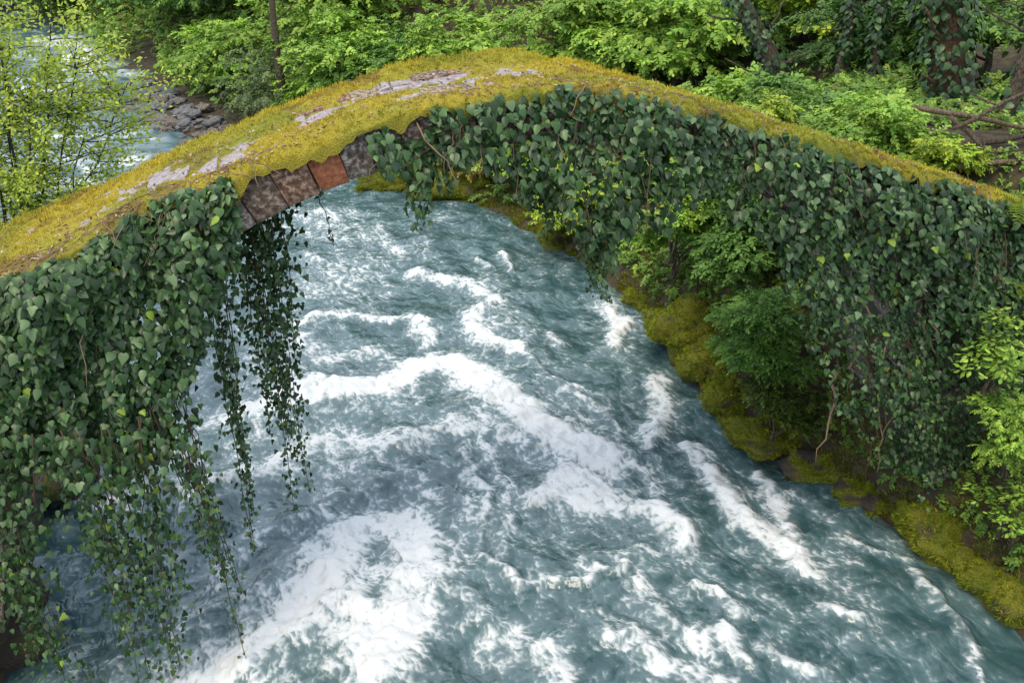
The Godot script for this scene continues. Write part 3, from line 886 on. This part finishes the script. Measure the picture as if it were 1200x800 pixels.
func rock_mesh(r: Vector3, sd: float, moss: float) -> ArrayMesh:
	var st := mb()
	var nu := 26; var nv := 16
	var P := []; var C := []
	for j in nv + 1:
		var rp := []; var rc := []
		var th := PI * j / nv
		for i in nu:
			var ph := TAU * i / nu
			var d := Vector3(sin(th) * cos(ph), cos(th), sin(th) * sin(ph))
			var k := lump(d, sd)
			rp.append(d * r * k)
			var m := smoothstep(-0.1, 0.12, n_mid.get_noise_3d(d.x * 90.0 + sd, d.y * 90.0 + 50.0, d.z * 90.0) + moss)
			var g := Color(0.15, 0.18, 0.016).lerp(Color(0.26, 0.25, 0.022), 0.5 + n_mid.get_noise_3d(d.x * 140.0, d.y * 140.0 + sd, d.z * 140.0))
			rc.append(Color(0.075, 0.062, 0.052).lerp(g, m))
		P.append(rp); C.append(rc)
	for j in nv:
		for i in nu:
			var l := (i + 1) % nu
			for k in [[j, i], [j, l], [j + 1, l], [j, i], [j + 1, l], [j + 1, i]]:
				st.set_color(C[k[0]][k[1]]); st.add_vertex(P[k[0]][k[1]])
	return done(st)

func boulder(label: String, at: Vector3, r: Vector3, moss: float, group: String) -> void:
	var o := thing("boulder", label, "boulder", at, group)
	var sd := rng.randf() * 900.0
	var m := part("rock", rock_mesh(r, sd, moss), M.rock, o)
	m.rotation.y = rng.randf() * TAU
	if moss > 0.0:
		var xf := []; var cols := []
		for i in int(3200 * r.x * r.z / 0.25):
			var d := rv().normalized()
			if d.y < -0.1: continue
			var dd := d.rotated(Vector3.UP, -m.rotation.y)
			if moss < 0.1 and n_mid.get_noise_3d(dd.x * 90.0 + sd, dd.y * 90.0 + 50.0, dd.z * 90.0) < 0.0: continue
			var k := lump(dd, sd)
			var y := (d + rv() * 0.3).normalized(); var x := y.cross(rv()).normalized()
			xf.append(Transform3D(Basis(x, y, x.cross(y)).scaled(Vector3.ONE * rng.randf_range(0.03, 0.07)), (dd * r * k).rotated(Vector3.UP, m.rotation.y)))
			cols.append(tint([Color(0.24, 0.31, 0.020), Color(0.37, 0.39, 0.026), Color(0.15, 0.21, 0.02)], 0.35))
		scatter("moss", LEAF.tuft, M.grass, xf, cols, o)

const BRIGHT := [Color(0.25, 0.41, 0.055), Color(0.18, 0.34, 0.05), Color(0.33, 0.48, 0.075)]
const MIDG := [Color(0.13, 0.26, 0.045), Color(0.18, 0.33, 0.055), Color(0.09, 0.19, 0.04)]
const DARKG := [Color(0.085, 0.185, 0.04), Color(0.12, 0.24, 0.05), Color(0.10, 0.20, 0.04)]   # evergreen understorey
const LIME := [Color(0.30, 0.42, 0.035), Color(0.22, 0.36, 0.035), Color(0.38, 0.46, 0.05)]

func _ready() -> void:
	rng.seed = 20240611
	# camera
	var cam := Camera3D.new(); cam.position = Vector3(0, 7.2, 0); cam.rotation_degrees = Vector3(-26, 0, 0)
	cam.fov = 41.7; cam.near = 0.1; cam.far = 400.0; add_child(cam); cam.current = true
	# overcast sky and a veiled sun
	var env := Environment.new(); env.background_mode = Environment.BG_SKY
	var sm := ProceduralSkyMaterial.new()
	sm.sky_top_color = Color(0.80, 0.85, 0.92); sm.sky_horizon_color = Color(0.90, 0.92, 0.94); sm.sky_curve = 0.15
	sm.ground_bottom_color = Color(0.16, 0.19, 0.12); sm.ground_horizon_color = Color(0.45, 0.5, 0.42); sm.sun_angle_max = 1.0; sm.sun_curve = 0.01
	sm.energy_multiplier = 1.0
	var sky := Sky.new(); sky.sky_material = sm; env.sky = sky
	env.tonemap_mode = Environment.TONE_MAPPER_LINEAR; env.tonemap_exposure = 1.85
	env.sdfgi_enabled = true; env.ssao_enabled = true; env.ssil_enabled = true
	var we := WorldEnvironment.new(); we.environment = env; add_child(we)
	var sun := DirectionalLight3D.new(); sun.light_energy = 0.45; sun.light_angular_distance = 28.0; sun.light_color = Color(1.0, 0.95, 0.86); sun.shadow_enabled = true
	sun.rotation_degrees = Vector3(-64, -30, 0); add_child(sun)

	for a in [[n_big, 0.01, 3, 3], [n_mid, 0.01, 3, 4], [n_fine, 0.02, 3, 5], [n_cell, 0.02, 2, 6]]:
		a[0].noise_type = FastNoiseLite.TYPE_SIMPLEX_SMOOTH; a[0].frequency = a[1]; a[0].fractal_octaves = a[2]; a[0].seed = a[3]
	make_leaves()
	make_materials()
	ground()
	river()
	print("river ", Time.get_ticks_msec())
	bridge()
	print("bridge ", Time.get_ticks_msec())
	ivy()
	print("ivy ", Time.get_ticks_msec())
	banks()
	forest()
	litter()
	print("done ", Time.get_ticks_msec())

func ivy() -> void:
	ivy_wall("thick dark ivy draping the bridge's downstream face left of the bare arch stones", -6.4, -2.62, [-6.4,2.9,-5.13,2.4,-4.77,2.55,-4.46,2.8,-4.36,2.6,-4.20,2.5,-3.90,2.4,-3.57,2.75,-3.30,3.2,-3.04,3.7,-2.81,4.3,-2.6,4.7], 8200, 0.084, 0.44, 300, [])
	ivy_wall("broad ivy sheet on the bridge from its crown down to the right abutment", -1.48, 7.2, [-1.48,5.30,-1.40,5.12,-1.0,5.06,-0.65,5.26,-0.39,5.08,0.09,4.70,0.52,4.3,0.75,4.2,0.98,4.48,1.44,4.67,2.0,4.46,2.46,4.11,2.83,3.51,3.19,2.56,3.69,1.9,4.41,1.3,5.02,0.9,5.81,1.2,7.3,1.8], 12500, 0.079, 0.48, 300, [[3.55, 2.6, 0.28, 0.6], [4.07, 1.7, 0.35, 0.45]])
	vine("long leafy ivy curtain hanging at the lower left corner over the river bank", bp(-4.80, 3.2, -0.35), bp(-4.95, 0.05, -0.35), 0.75, 950, 0.086, 9, 120, 0.55)
	vine("widest ivy curtain hanging from the ivy mass down towards the water", bp(-3.95, 3.2, -0.35), bp(-4.0, -0.02, -0.35), 0.9, 1350, 0.084, 12, 140, 0.62)
	vine("open ivy strand with gaps, hanging just right of the widest curtain", bp(-3.38, 3.5, -0.2), bp(-3.2, 0.85, -0.2), 0.6, 300, 0.075, 8, 60, 0.75)
	vine("thin ivy runner dangling lowest towards the big patch of foam", bp(-3.3, 2.8, -0.35), bp(-3.2, 0.05, -0.35), 0.24, 170, 0.072, 3, 50, 0.5)
	vine("dark ivy strand hanging between the ivy mass and the longest strand under the arch", bp(-2.99, 4.4, 0.4), bp(-2.96, 0.95, 0.4), 0.34, 560, 0.072, 6, 60, 0.75)
	vine("dark ivy strand hanging under the arch below the red stone", bp(-2.52, 4.75, 1.0), bp(-2.52, 0.95, 1.0), 0.6, 1500, 0.076, 10, 120, 0.78)
	vine("slender bare ivy tip hanging beside the dark strand below the red stone", bp(-1.9, 4.95, 0.7), bp(-1.82, 4.2, 0.7), 0.05, 10, 0.06, 1, 10, 0.3)
	vine("short ivy tuft dangling at the crown, with bright leaves at its tip", bp(-0.91, 5.3, -0.1), bp(-1.05, 4.64, -0.1), 0.4, 170, 0.08, 5, 50, 0.6)
	vine("ivy strand ending in black twigs over the water below the crown", bp(0.58, 4.7, -0.05), bp(0.65, 3.72, -0.05), 0.5, 360, 0.078, 6, 60, 0.7)
	vine("ragged ivy strand left of the one with black twigs, under the crown", bp(0.02, 5.0, -0.05), bp(0.1, 4.4, -0.05), 0.5, 220, 0.076, 6, 50, 0.7)
	vine("ivy strand falling over brown earth of the abutment near the water", bp(4.2, 2.7, -0.3), bp(4.75, 0.8, -0.35), 0.5, 380, 0.078, 6, 50, 0.6)

func banks() -> void:
	# mossy boulders along the right waterline
	var words := ["low flat mossy boulder at the water's edge deep under the arch", "large bright moss cushion boulder under the arch", "rounded mossy boulder touching the large moss cushion", "mossy boulder downstream of the moss cushions", "long yellow mossy boulder under the ivy's edge", "small mossy boulder wedged above the foam by the bank", "bright yellow mossy boulder below the small-leaved shrub", "dark half-mossy boulder at the foot of brown earth", "brown mossy boulder at the waterline below the abutment", "broad olive mossy boulder below the ivy on the near bank", "last mossy boulder downstream, beside the dark smooth water"]
	var spots := [[2.5, -16.4, 0.40, 0.3, 0.1], [2.95, -14.3, 0.62, 0.55, 0.55], [2.72, -14.9, 0.38, 0.36, 0.2], [3.25, -13.2, 0.50, 0.55, 0.35], [3.35, -12.3, 0.48, 0.42, 0.3], [3.35, -11.8, 0.28, 0.26, 0.1], [3.75, -11.2, 0.52, 0.38, 0.25], [4.15, -10.5, 0.45, 0.32, 0.12], [4.65, -9.9, 0.45, 0.32, 0.15], [5.35, -8.9, 0.60, 0.55, 0.25], [5.7, -8.0, 0.48, 0.40, 0.15]]
	for i in spots.size():
		var q: Array = spots[i]
		boulder(words[i], Vector3(q[0] + 0.12, q[4] * 0.8, q[1]), Vector3(q[2] * 0.95, q[3] * 0.78, q[2]), 0.35 if i != 7 and i != 8 else 0.02, "mossy boulders on the right bank")
	boulder("moss-streaked rock by the bright shrub where the river bends", Vector3(1.3, 0.15, -20.2), Vector3(0.6, 0.4, 0.5), 0.1, "rocks at the river bend")
	boulder("low golden mossy rock on the far bank seen beneath the crown", Vector3(-1.4, 0.2, -24.0), Vector3(1.1, 0.5, 0.8), 0.4, "rocks at the river bend")
	boulder("dark flat rock at the far waterline beneath the bare arch stones", Vector3(-3.4, 0.1, -24.9), Vector3(0.9, 0.3, 0.6), 0.15, "rocks at the river bend")
	boulder("brown rock seen through the ivy on the left bank", Vector3(-6.2, 0.5, -10.1), Vector3(0.6, 0.6, 0.6), -0.3, "rocks on the left bank")
	boulder("grey rock under the ivy curtain at the lower left corner", Vector3(-5.6, 0.2, -7.4), Vector3(0.5, 0.45, 0.6), -0.3, "rocks on the left bank")
	# shingle where the river bends away
	var rocks := []
	for k in 6: rocks.append(rock_mesh(Vector3(1, 0.55, 0.8), 40.0 + 97.0 * k, -0.9))
	for i in 260:
		var z := rng.randf_range(-40.0, -28.3)
		var e := 0.0
		for j in RB.size() - 1:
			if z <= RB[j].y and z >= RB[j + 1].y: e = lerpf(RB[j].x, RB[j + 1].x, (z - RB[j].y) / (RB[j + 1].y - RB[j].y))
		var x := e + rng.randf_range(-0.9, 2.4)
		var sz := 0.11 + 0.30 * pow(rng.randf(), 2.5)
		var y := maxf(land(x, z), 0.05) + sz * 0.15
		var o := thing("cobble", "grey cobble on the shingle bar upstream", "stone", Vector3(x, y, z), "grey cobbles on the shingle bar")
		var m := part("stone", rocks[i % 6], M.cobble if i % 3 else M.stone3, o)
		m.scale = Vector3.ONE * sz; m.rotation.y = rng.randf() * TAU
	# plants of the right bank
	bush("shrub", "bright green shrub under the arch, between ivy strands and mossy boulders", "shrub", Vector3(2.75, 1.9, -14.2), Vector3(0.5, 1.0, 0.55), 950, 0.22, BRIGHT, {"clumps": 18, "clump_r": 0.5})
	bush("shrub", "lime leafed shrub leaning over the water where the river bends", "shrub", Vector3(1.5, 0.7, -19.2), Vector3(0.9, 0.8, 0.8), 1000, 0.24, LIME, {"clumps": 20})
	bush("shrub", "pale green shrub seen beneath the crown of the bridge", "shrub", Vector3(0.6, 0.9, -22.6), Vector3(1.3, 1.0, 0.9), 900, 0.28, BRIGHT, {"clumps": 18})
	bush("shrub", "golden dry shrub on the far bank beneath the crown", "shrub", Vector3(-1.3, 0.5, -24.4), Vector3(1.4, 0.6, 0.8), 800, 0.26, [Color(0.30, 0.24, 0.04), Color(0.20, 0.19, 0.04), Color(0.34, 0.22, 0.08)], {"clumps": 20})
	bush("shrub", "dark shrub in the shade of the arch above the moss cushions", "shrub", Vector3(3.6, 1.7, -13.2), Vector3(0.8, 1.0, 0.7), 1200, 0.22, DARKG, {"clumps": 22})
	bush("shrub", "small-leaved green shrub on the bank inside the arch's right foot", "shrub", Vector3(3.6, 1.1, -11.2), Vector3(0.6, 0.85, 0.55), 1500, 0.17, MIDG, {"clumps": 24})
	bush("shrub", "low olive shrub below the small-leaved one, just above the water", "shrub", Vector3(3.75, 0.5, -10.9), Vector3(0.5, 0.45, 0.4), 800, 0.15, [Color(0.10, 0.15, 0.03), Color(0.15, 0.19, 0.03), Color(0.06, 0.11, 0.03)], {"clumps": 14})
	bush("shrub", "tall dark green shrub behind the arch's right side", "shrub", Vector3(4.4, 2.6, -13.3), Vector3(0.9, 1.0, 0.8), 1300, 0.22, DARKG, {"clumps": 20})
	bush("shrub", "yellow-green shrub hugging the bank behind the black-twigged ivy strand", "shrub", Vector3(2.95, 1.2, -15.4), Vector3(0.6, 0.75, 0.6), 1000, 0.2, BRIGHT, {"clumps": 18})
	bush("shrub", "leafy green shrub filling the bank between moss cushion and deck", "shrub", Vector3(3.35, 2.0, -13.9), Vector3(0.7, 0.9, 0.6), 1200, 0.2, MIDG, {"clumps": 20})
	bush("shrub", "low fresh green shrub drooping over the mossy boulders", "shrub", Vector3(3.55, 1.0, -12.3), Vector3(0.5, 0.55, 0.5), 1000, 0.16, MIDG, {"clumps": 18})
	bush("leafy_plant", "bright leafy plant at the frame's edge, topmost of three on the abutment", "plant", Vector3(5.15, 2.65, -8.4), Vector3(0.34, 0.42, 0.35), 760, 0.07, BRIGHT, {"clumps": 18, "single": true, "flat": 0.6, "clump_r": 0.55, "group": "bright plants on the near bank"})
	bush("leafy_plant", "fine-leaved bright plant, middle one of three on the abutment", "plant", Vector3(5.38, 1.75, -8.2), Vector3(0.40, 0.45, 0.35), 700, 0.11, BRIGHT, {"clumps": 16, "flat": 0.6, "group": "bright plants on the near bank"})
	bush("leafy_plant", "broad-leaved bright plant, lowest of three above the water", "plant", Vector3(5.45, 1.0, -8.0), Vector3(0.36, 0.40, 0.35), 760, 0.068, BRIGHT, {"clumps": 18, "single": true, "flat": 0.6, "clump_r": 0.55, "group": "bright plants on the near bank"})
	fern("yellow-green fern at the right end of the deck", bp(5.35, 4.35, -0.05), 0.42, 11, LIME, bdir(Vector3(-0.2, -0.7, 0.9)))
	fern("small yellow-green fern among ivy under the right end of the deck", bp(5.35, 3.5, -0.35), 0.24, 8, LIME, bdir(Vector3(-0.2, -0.3, 0.9)))
	# loose ground cover on the right bank
	var o := Node3D.new(); o.name = "ground_cover"; add_child(o)
	o.set_meta("kind", "stuff"); o.set_meta("label", "low leafy ground cover on the wooded right bank"); o.set_meta("category", "ground cover")
	var xs := [[], []]; var cl := [[], []]
	for i in 70000:
		var z := -7.5 - 62.0 * pow(rng.randf(), 1.25); var x := rng.randf_range(-24.0, 20.0) if z > -45.0 else rng.randf_range(-45.0, 10.0)
		if z > -21.0: x = rng.randf_range(1.0, 8.5)
		var d := side_dist(RB, Vector2(x, z), 1.0)
		if d < 0.22 or (z < -27.0 and z > -46.0 and d < 2.5): continue
		if z > -20.0 and n_big.get_noise_2d(x * 45.0, z * 45.0) < -0.16: continue
		var h := land(x, z)
		var big := clampf(-z / 30.0, 0.35, 1.2)
		var v := i % 2
		xs[v].append(Transform3D(facing(Vector3(0, 1, 0.25) + rv() * 0.4, rv() + Vector3(0, -0.3, 0), rng.randf_range(0.2, 0.5) * big), Vector3(x, h + (rng.randf_range(0.02, 0.45) * big if z > -23.0 else 1.4 * pow(rng.randf(), 1.5)), z)))
		cl[v].append(tint(MIDG + BRIGHT + [Color(0.17, 0.18, 0.04)]))
	for v in 2: scatter("foliage", LEAF["sprig%d" % v], M.leaf, xs[v], cl[v], o)
	# moss and wet litter between the boulders
	var w := Node3D.new(); w.name = "bank_moss"; add_child(w)
	w.set_meta("kind", "stuff"); w.set_meta("label", "olive moss covering the earth between boulders and water"); w.set_meta("category", "moss")
	var mx := []; var mc := []
	for i in 30000:
		var z := rng.randf_range(-26.5, -6.5)
		var e := 0.0
		for j in RB.size() - 1:
			if z <= RB[j].y and z >= RB[j + 1].y: e = lerpf(RB[j].x, RB[j + 1].x, (z - RB[j].y) / (RB[j + 1].y - RB[j].y))
		var x := e + pow(rng.randf(), 1.5) * 1.9
		if n_mid.get_noise_2d(x * 110.0, z * 110.0) < -0.08: continue
		var y := Vector3(rng.randfn() * 0.4 - 0.4, 1, rng.randfn() * 0.4).normalized(); var ax := y.cross(rv()).normalized()
		mx.append(Transform3D(Basis(ax, y, ax.cross(y)).scaled(Vector3.ONE * rng.randf_range(0.04, 0.10)), Vector3(x, land(x, z) - 0.01, z)))
		mc.append(tint([Color(0.22, 0.28, 0.02), Color(0.32, 0.33, 0.026), Color(0.13, 0.18, 0.022), Color(0.13, 0.09, 0.04)], 0.35))
	scatter("moss", LEAF.tuft, M.grass, mx, mc, w)
	# bare roots over the earth of the right abutment
	var r := thing("root_tangle", "brown roots and dead stems on bare earth of the right abutment", "roots", bp(3.7, 2.6, -0.1))
	for i in 34:
		var q := rng.randf_range(3.5, 4.6); var top := rng.randf_range(2.2, 3.9)
		var a := bp(q, top, rng.randf_range(-0.12, 0.05)); var b := bp(q + rng.randf_range(-0.1, 0.35), maxf(top - rng.randf_range(0.5, 1.3), 1.0 + (q - 3.1) * -0.2), rng.randf_range(-0.15, 0.0))
		var st := mb(); var pts := wander(a, b, 7, 0.07)
		for k in pts.size(): pts[k] -= r.position
		tube(st, pts, rng.randf_range(0.008, 0.025), 0.005, 5)
		part("root", done(st), M.palestem if i % 3 == 0 else M.redbark, r)

func forest() -> void:
	# [label, x, z, radius, height radius, trunk height, palette, sprays, leaf size]
	var list := [
		["dark bushy tree at the back of the shingle bar", -15.4, -46.0, 3.4, 2.0, 0.5, DARKG, 1900, 0.6],
		["low light green bush spreading above the shingle bar", -11.3, -36.5, 2.0, 1.1, 0.2, BRIGHT, 1200, 0.46],
		["bushy green tree left of the thin dark trunk", -11.8, -41.0, 2.9, 1.9, 0.9, MIDG, 1700, 0.55],
		["grey-green brush around the foot of the thin dark trunk", -7.9, -31.5, 2.0, 1.2, 0.3, [Color(0.10, 0.15, 0.05), Color(0.07, 0.12, 0.04), Color(0.14, 0.18, 0.07)], 900, 0.38],
		["bright bush right of the thin dark trunk", -5.6, -30.0, 2.0, 1.5, 0.4, BRIGHT, 1500, 0.42],
		["mid green bush behind the bare path end of the deck", -3.6, -28.8, 1.9, 1.5, 0.3, MIDG, 1400, 0.40],
		["feathery green bush behind the left shoulder of the arch", -1.7, -27.6, 1.8, 1.5, 0.4, BRIGHT, 1400, 0.40],
		["small dark bush at the brown gap behind the crown", 0.0, -27.0, 1.2, 0.9, 0.2, DARKG, 700, 0.36],
		["layered bright tree just right of the brown gap", 2.2, -26.0, 2.0, 1.6, 0.5, BRIGHT, 1700, 0.42],
		["broad light green tree with spreading sprays behind the right shoulder of the arch", 4.4, -25.0, 2.3, 1.6, 0.5, BRIGHT, 2000, 0.42],
		["sunny green bush before the leaning ivied trunk", 5.0, -20.5, 1.4, 0.9, 0.3, BRIGHT, 1000, 0.36],
		["leafy tree behind the leaning ivied trunk", 7.2, -27.0, 2.2, 1.9, 0.8, BRIGHT, 1500, 0.44],
		["pale green tree glowing between the ivied trunks", 8.4, -23.5, 2.0, 1.6, 0.6, LIME, 1400, 0.40],
		["dark thicket between the two biggest ivied trunks", 7.3, -18.5, 1.3, 1.3, 0.3, DARKG, 1000, 0.32],
		["shaded bush behind the fallen logs", 9.0, -17.5, 1.5, 1.3, 0.3, MIDG, 1100, 0.32],
		["tall bush far behind, above the thin dark trunk's base", -9.6, -44.0, 3.0, 2.0, 1.2, MIDG, 1400, 0.55],
		["far green tree above the brown gap", 0.4, -37.0, 2.8, 1.9, 0.8, MIDG, 1400, 0.5],
		["far bright tree left of the brown gap", -4.2, -37.5, 2.8, 1.9, 0.8, BRIGHT, 1400, 0.5],
		["far bright tree at the top behind the right shoulder", 5.0, -35.0, 2.8, 1.9, 0.9, BRIGHT, 1400, 0.5],
		["far shaded tree at the top between the ivied trunks", 11.5, -32.0, 3.0, 2.0, 1.0, MIDG, 1400, 0.5],
		["far bushy tree at the river's upper bend", -21.5, -56.0, 4.0, 2.4, 0.8, MIDG, 1500, 0.7],
		["far tree at the top left corner beyond the rapids", -29.0, -62.0, 4.2, 2.6, 0.8, BRIGHT, 1500, 0.75],
		["farthest dark tree up the river", -37.0, -69.0, 5.0, 3.0, 1.0, MIDG, 1500, 0.85],
		["far light tree high on the slope left of the crown", -6.8, -34.5, 2.2, 1.7, 0.6, BRIGHT, 1300, 0.46],
		["far mid green tree high on the slope behind the path", -1.4, -42.0, 2.8, 1.8, 0.8, MIDG, 1300, 0.52],
		["far yellow-green tree on the slope behind the shingle bar", -13.8, -50.0, 3.2, 2.0, 0.8, LIME, 1300, 0.6],
		["far light bush beside the upper rapids", -17.8, -50.5, 2.8, 1.6, 0.3, BRIGHT, 1200, 0.6]]
	for q in list:
		bush("background_tree", q[0], "tree", Vector3(q[1], land(q[1], q[2]) - 0.05, q[2]), Vector3(q[3], q[4], q[3]), q[7], q[8], q[6], {"trunk": q[5], "radius": 0.05 + 0.02 * q[3], "clumps": 30, "flat": 0.28, "group": "trees and bushes of the far bank"})
	# shrubs right behind the deck
	bush("shrub", "lime shoots behind the deck, left of the big bright shrub", "shrub", Vector3(3.75, 3.9, -13.4), Vector3(0.36, 0.6, 0.4), 420, 0.18, LIME, {"clumps": 12, "flat": 0.7})
	bush("shrub", "big bright green shrub behind the right slope of the deck", "shrub", Vector3(5.2, 3.75, -12.6), Vector3(0.9, 0.6, 0.6), 1700, 0.17, BRIGHT, {"clumps": 26})
	bush("shrub", "yellow-green twiggy shrub at the right end before the logs", "shrub", Vector3(5.75, 3.9, -11.9), Vector3(0.42, 0.38, 0.4), 560, 0.15, LIME, {"clumps": 14, "flat": 0.6})
	bush("shrub", "dark green shrub behind the lime shoots", "shrub", Vector3(4.5, 3.4, -14.6), Vector3(0.9, 0.8, 0.7), 1200, 0.22, MIDG, {"clumps": 20})
	# trunks
	trunk("thin dark tree trunk standing alone behind the left slope of the deck", Vector3(-7.55, land(-7.5, -30.0) - 0.2, -30.0), Vector3(-7.6, 8.5, -30.0), 0.11, 0, M.bark)
	trunk("leaning dark trunk clad in ivy behind the right shoulder", Vector3(5.9, 3.3, -18.0), Vector3(3.6, 6.6, -18.0), 0.17, 480, M.bark)
	trunk("massive trunk under a coat of ivy above the fallen logs", Vector3(7.3, 3.6, -15.0), Vector3(6.4, 7.8, -15.0), 0.28, 1700, M.redbark)
	trunk("slim ivied stem next to the leaning trunk", Vector3(6.2, 3.6, -17.5), Vector3(6.3, 7.0, -17.5), 0.09, 560, M.bark)
	trunk("slim ivied stem midway between leaning and massive trunks", Vector3(6.7, 3.6, -17.0), Vector3(6.5, 7.2, -17.0), 0.08, 520, M.bark)
	trunk("pale bare trunk leaning at the frame's right edge", Vector3(7.2, 3.7, -13.4), Vector3(7.7, 7.0, -13.4), 0.11, 120, M.bark)
	trunk("thin dark leaning stem behind the crown of the bridge", Vector3(0.0, land(0.0, -29) - 0.2, -29.0), Vector3(-1.6, 7.5, -29.0), 0.07, 0, M.bark)
	# fallen wood
	log_piece("long pale fallen log, uppermost of the pile by the massive trunk", Vector3(5.3, 4.80, -12.0), Vector3(7.8, 4.35, -12.0), 0.036)
	log_piece("pale fallen log lowest in the pile, nearest the deck", Vector3(5.85, 4.1, -11.6), Vector3(7.6, 4.25, -11.6), 0.038)
	log_piece("dark bare branch slanting up across the fallen logs", Vector3(5.8, 4.55, -11.8), Vector3(7.2, 5.35, -11.8), 0.032)
	log_piece("dark stick crossing down between the two pale logs", Vector3(5.75, 4.7, -11.85), Vector3(6.5, 4.1, -11.7), 0.032)
	log_piece("grey branch lying between the two pale logs", Vector3(6.0, 4.27, -12.1), Vector3(7.6, 4.45, -12.1), 0.045)
	sapling()

func trunk(label: String, a: Vector3, b: Vector3, r: float, leaves: int, m: Material) -> void:
	var o := thing("tree_trunk", label, "tree", a, "tree trunks on the far bank")
	var st := mb()
	var w := wander(Vector3.ZERO, b - a, 9, r * 0.35)
	tube(st, w, r * 1.25, r * 0.8, 10)
	var tk := part("trunk", done(st), m, o)
	for k in 5:
		var s2 := mb(); var p: Vector3 = w[2 + k]; var d := Vector3(rng.randfn(), rng.randf_range(0.1, 0.6), rng.randfn() * 0.5).normalized()
		tube(s2, wander(p, p + d * rng.randf_range(0.6, 1.4), 5, 0.07), r * 0.22, r * 0.06, 5)
		part("branch", done(s2), m, tk)
	if leaves > 0:
		var xf := []; var cols := []
		for i in leaves:
			var u := pow(rng.randf(), 0.7)
			var g := u * 8.99; var p: Vector3 = w[int(g)].lerp(w[int(g) + 1], g - int(g))
			var an := rng.randf() * TAU; var d := Vector3(cos(an), 0.1, sin(an))
			var bulge := 1.0 + 0.8 * n_mid.get_noise_2d(u * 400.0, an * 30.0)
			xf.append(Transform3D(facing(d + Vector3(0, 0.5, 0) + rv() * 0.3, Vector3(0, -1, 0) + rv() * 0.4, rng.randf_range(0.07, 0.14)), p + d * (r + rng.randf() * (0.08 + r * 0.9) * bulge)))
			var c: Color = IVY[rng.randi() % 6]
			cols.append(c)
		scatter("ivy_coat", LEAF.ivy[1], M.ivy, xf, cols, o)

func log_piece(label: String, a: Vector3, b: Vector3, r: float) -> void:
	var o := thing("fallen_branch", label, "branch", a, "fallen wood behind the deck")
	var st := mb(); tube(st, wander(Vector3.ZERO, b - a, 7, 0.035), r, r * 0.75, 8); part("limb", done(st), M.dead if label.begins_with("l") or label.begins_with("p") else M.bark, o)
	for k in 2:
		var p := (b - a) * rng.randf_range(0.25, 0.8)
		var s2 := mb(); tube(s2, wander(p, p + Vector3(rng.randfn() * 0.25, rng.randf_range(-0.25, 0.3), rng.randfn() * 0.2), 4, 0.02), r * 0.4, r * 0.15, 5); part("twig", done(s2), M.bark, o)

func sapling() -> void:
	var at := Vector3(-6.4, 2.45, -11.0)
	var o := thing("sapling", "young slender tree with fresh lime leaves behind the left end of the deck", "tree", at)
	rng.seed = 4711
	var tips := []
	for k in 10:
		var top := Vector3([-0.5, 0.1, 0.5, 0.85, 1.25, -0.8, 0.25, 1.5, 0.65, 1.0][k], [4.1, 4.5, 4.1, 3.7, 3.2, 3.5, 3.4, 2.7, 2.7, 2.2][k], rng.randfn() * 0.4)
		var w := wander(Vector3(rng.randfn() * 0.05, -0.2, rng.randfn() * 0.05), top, 9, 0.06)
		var st := mb(); tube(st, w, 0.028 if k < 4 else 0.018, 0.006, 6)
		var stem := part("stem", done(st), M.sapstem, o)
		for j in 26:
			var g := rng.randf_range(2.6, 8.95); var p: Vector3 = w[int(g)].lerp(w[int(g) + 1], g - int(g))
			var d := Vector3(rng.randfn() + 0.3, rng.randf_range(0.0, 0.6), rng.randfn() * 0.7).normalized() * rng.randf_range(0.35, 1.0)
			var tw := wander(p, p + d, 5, 0.03)
			var s2 := mb(); tube(s2, tw, 0.007, 0.003, 4); part("twig", done(s2), M.sapstem, stem)
			tips.append(tw)
	var xf := []; var cols := []
	for i in 19000:
		var tw: Array = tips[rng.randi() % tips.size()]; var g := rng.randf_range(0.8, 4.99)
		var p: Vector3 = tw[int(g)].lerp(tw[int(g) + 1], g - int(g)) + rv() * 0.08
		xf.append(Transform3D(facing(Vector3(0, 1, 0.4) + rv() * 0.55, rv() + Vector3(0, -0.5, 0), rng.randf_range(0.035, 0.075)), p))
		cols.append(tint([Color(0.38, 0.48, 0.04), Color(0.30, 0.42, 0.05), Color(0.45, 0.52, 0.08)]))
	scatter("crown", LEAF.oval, M.leaf, xf, cols, o)
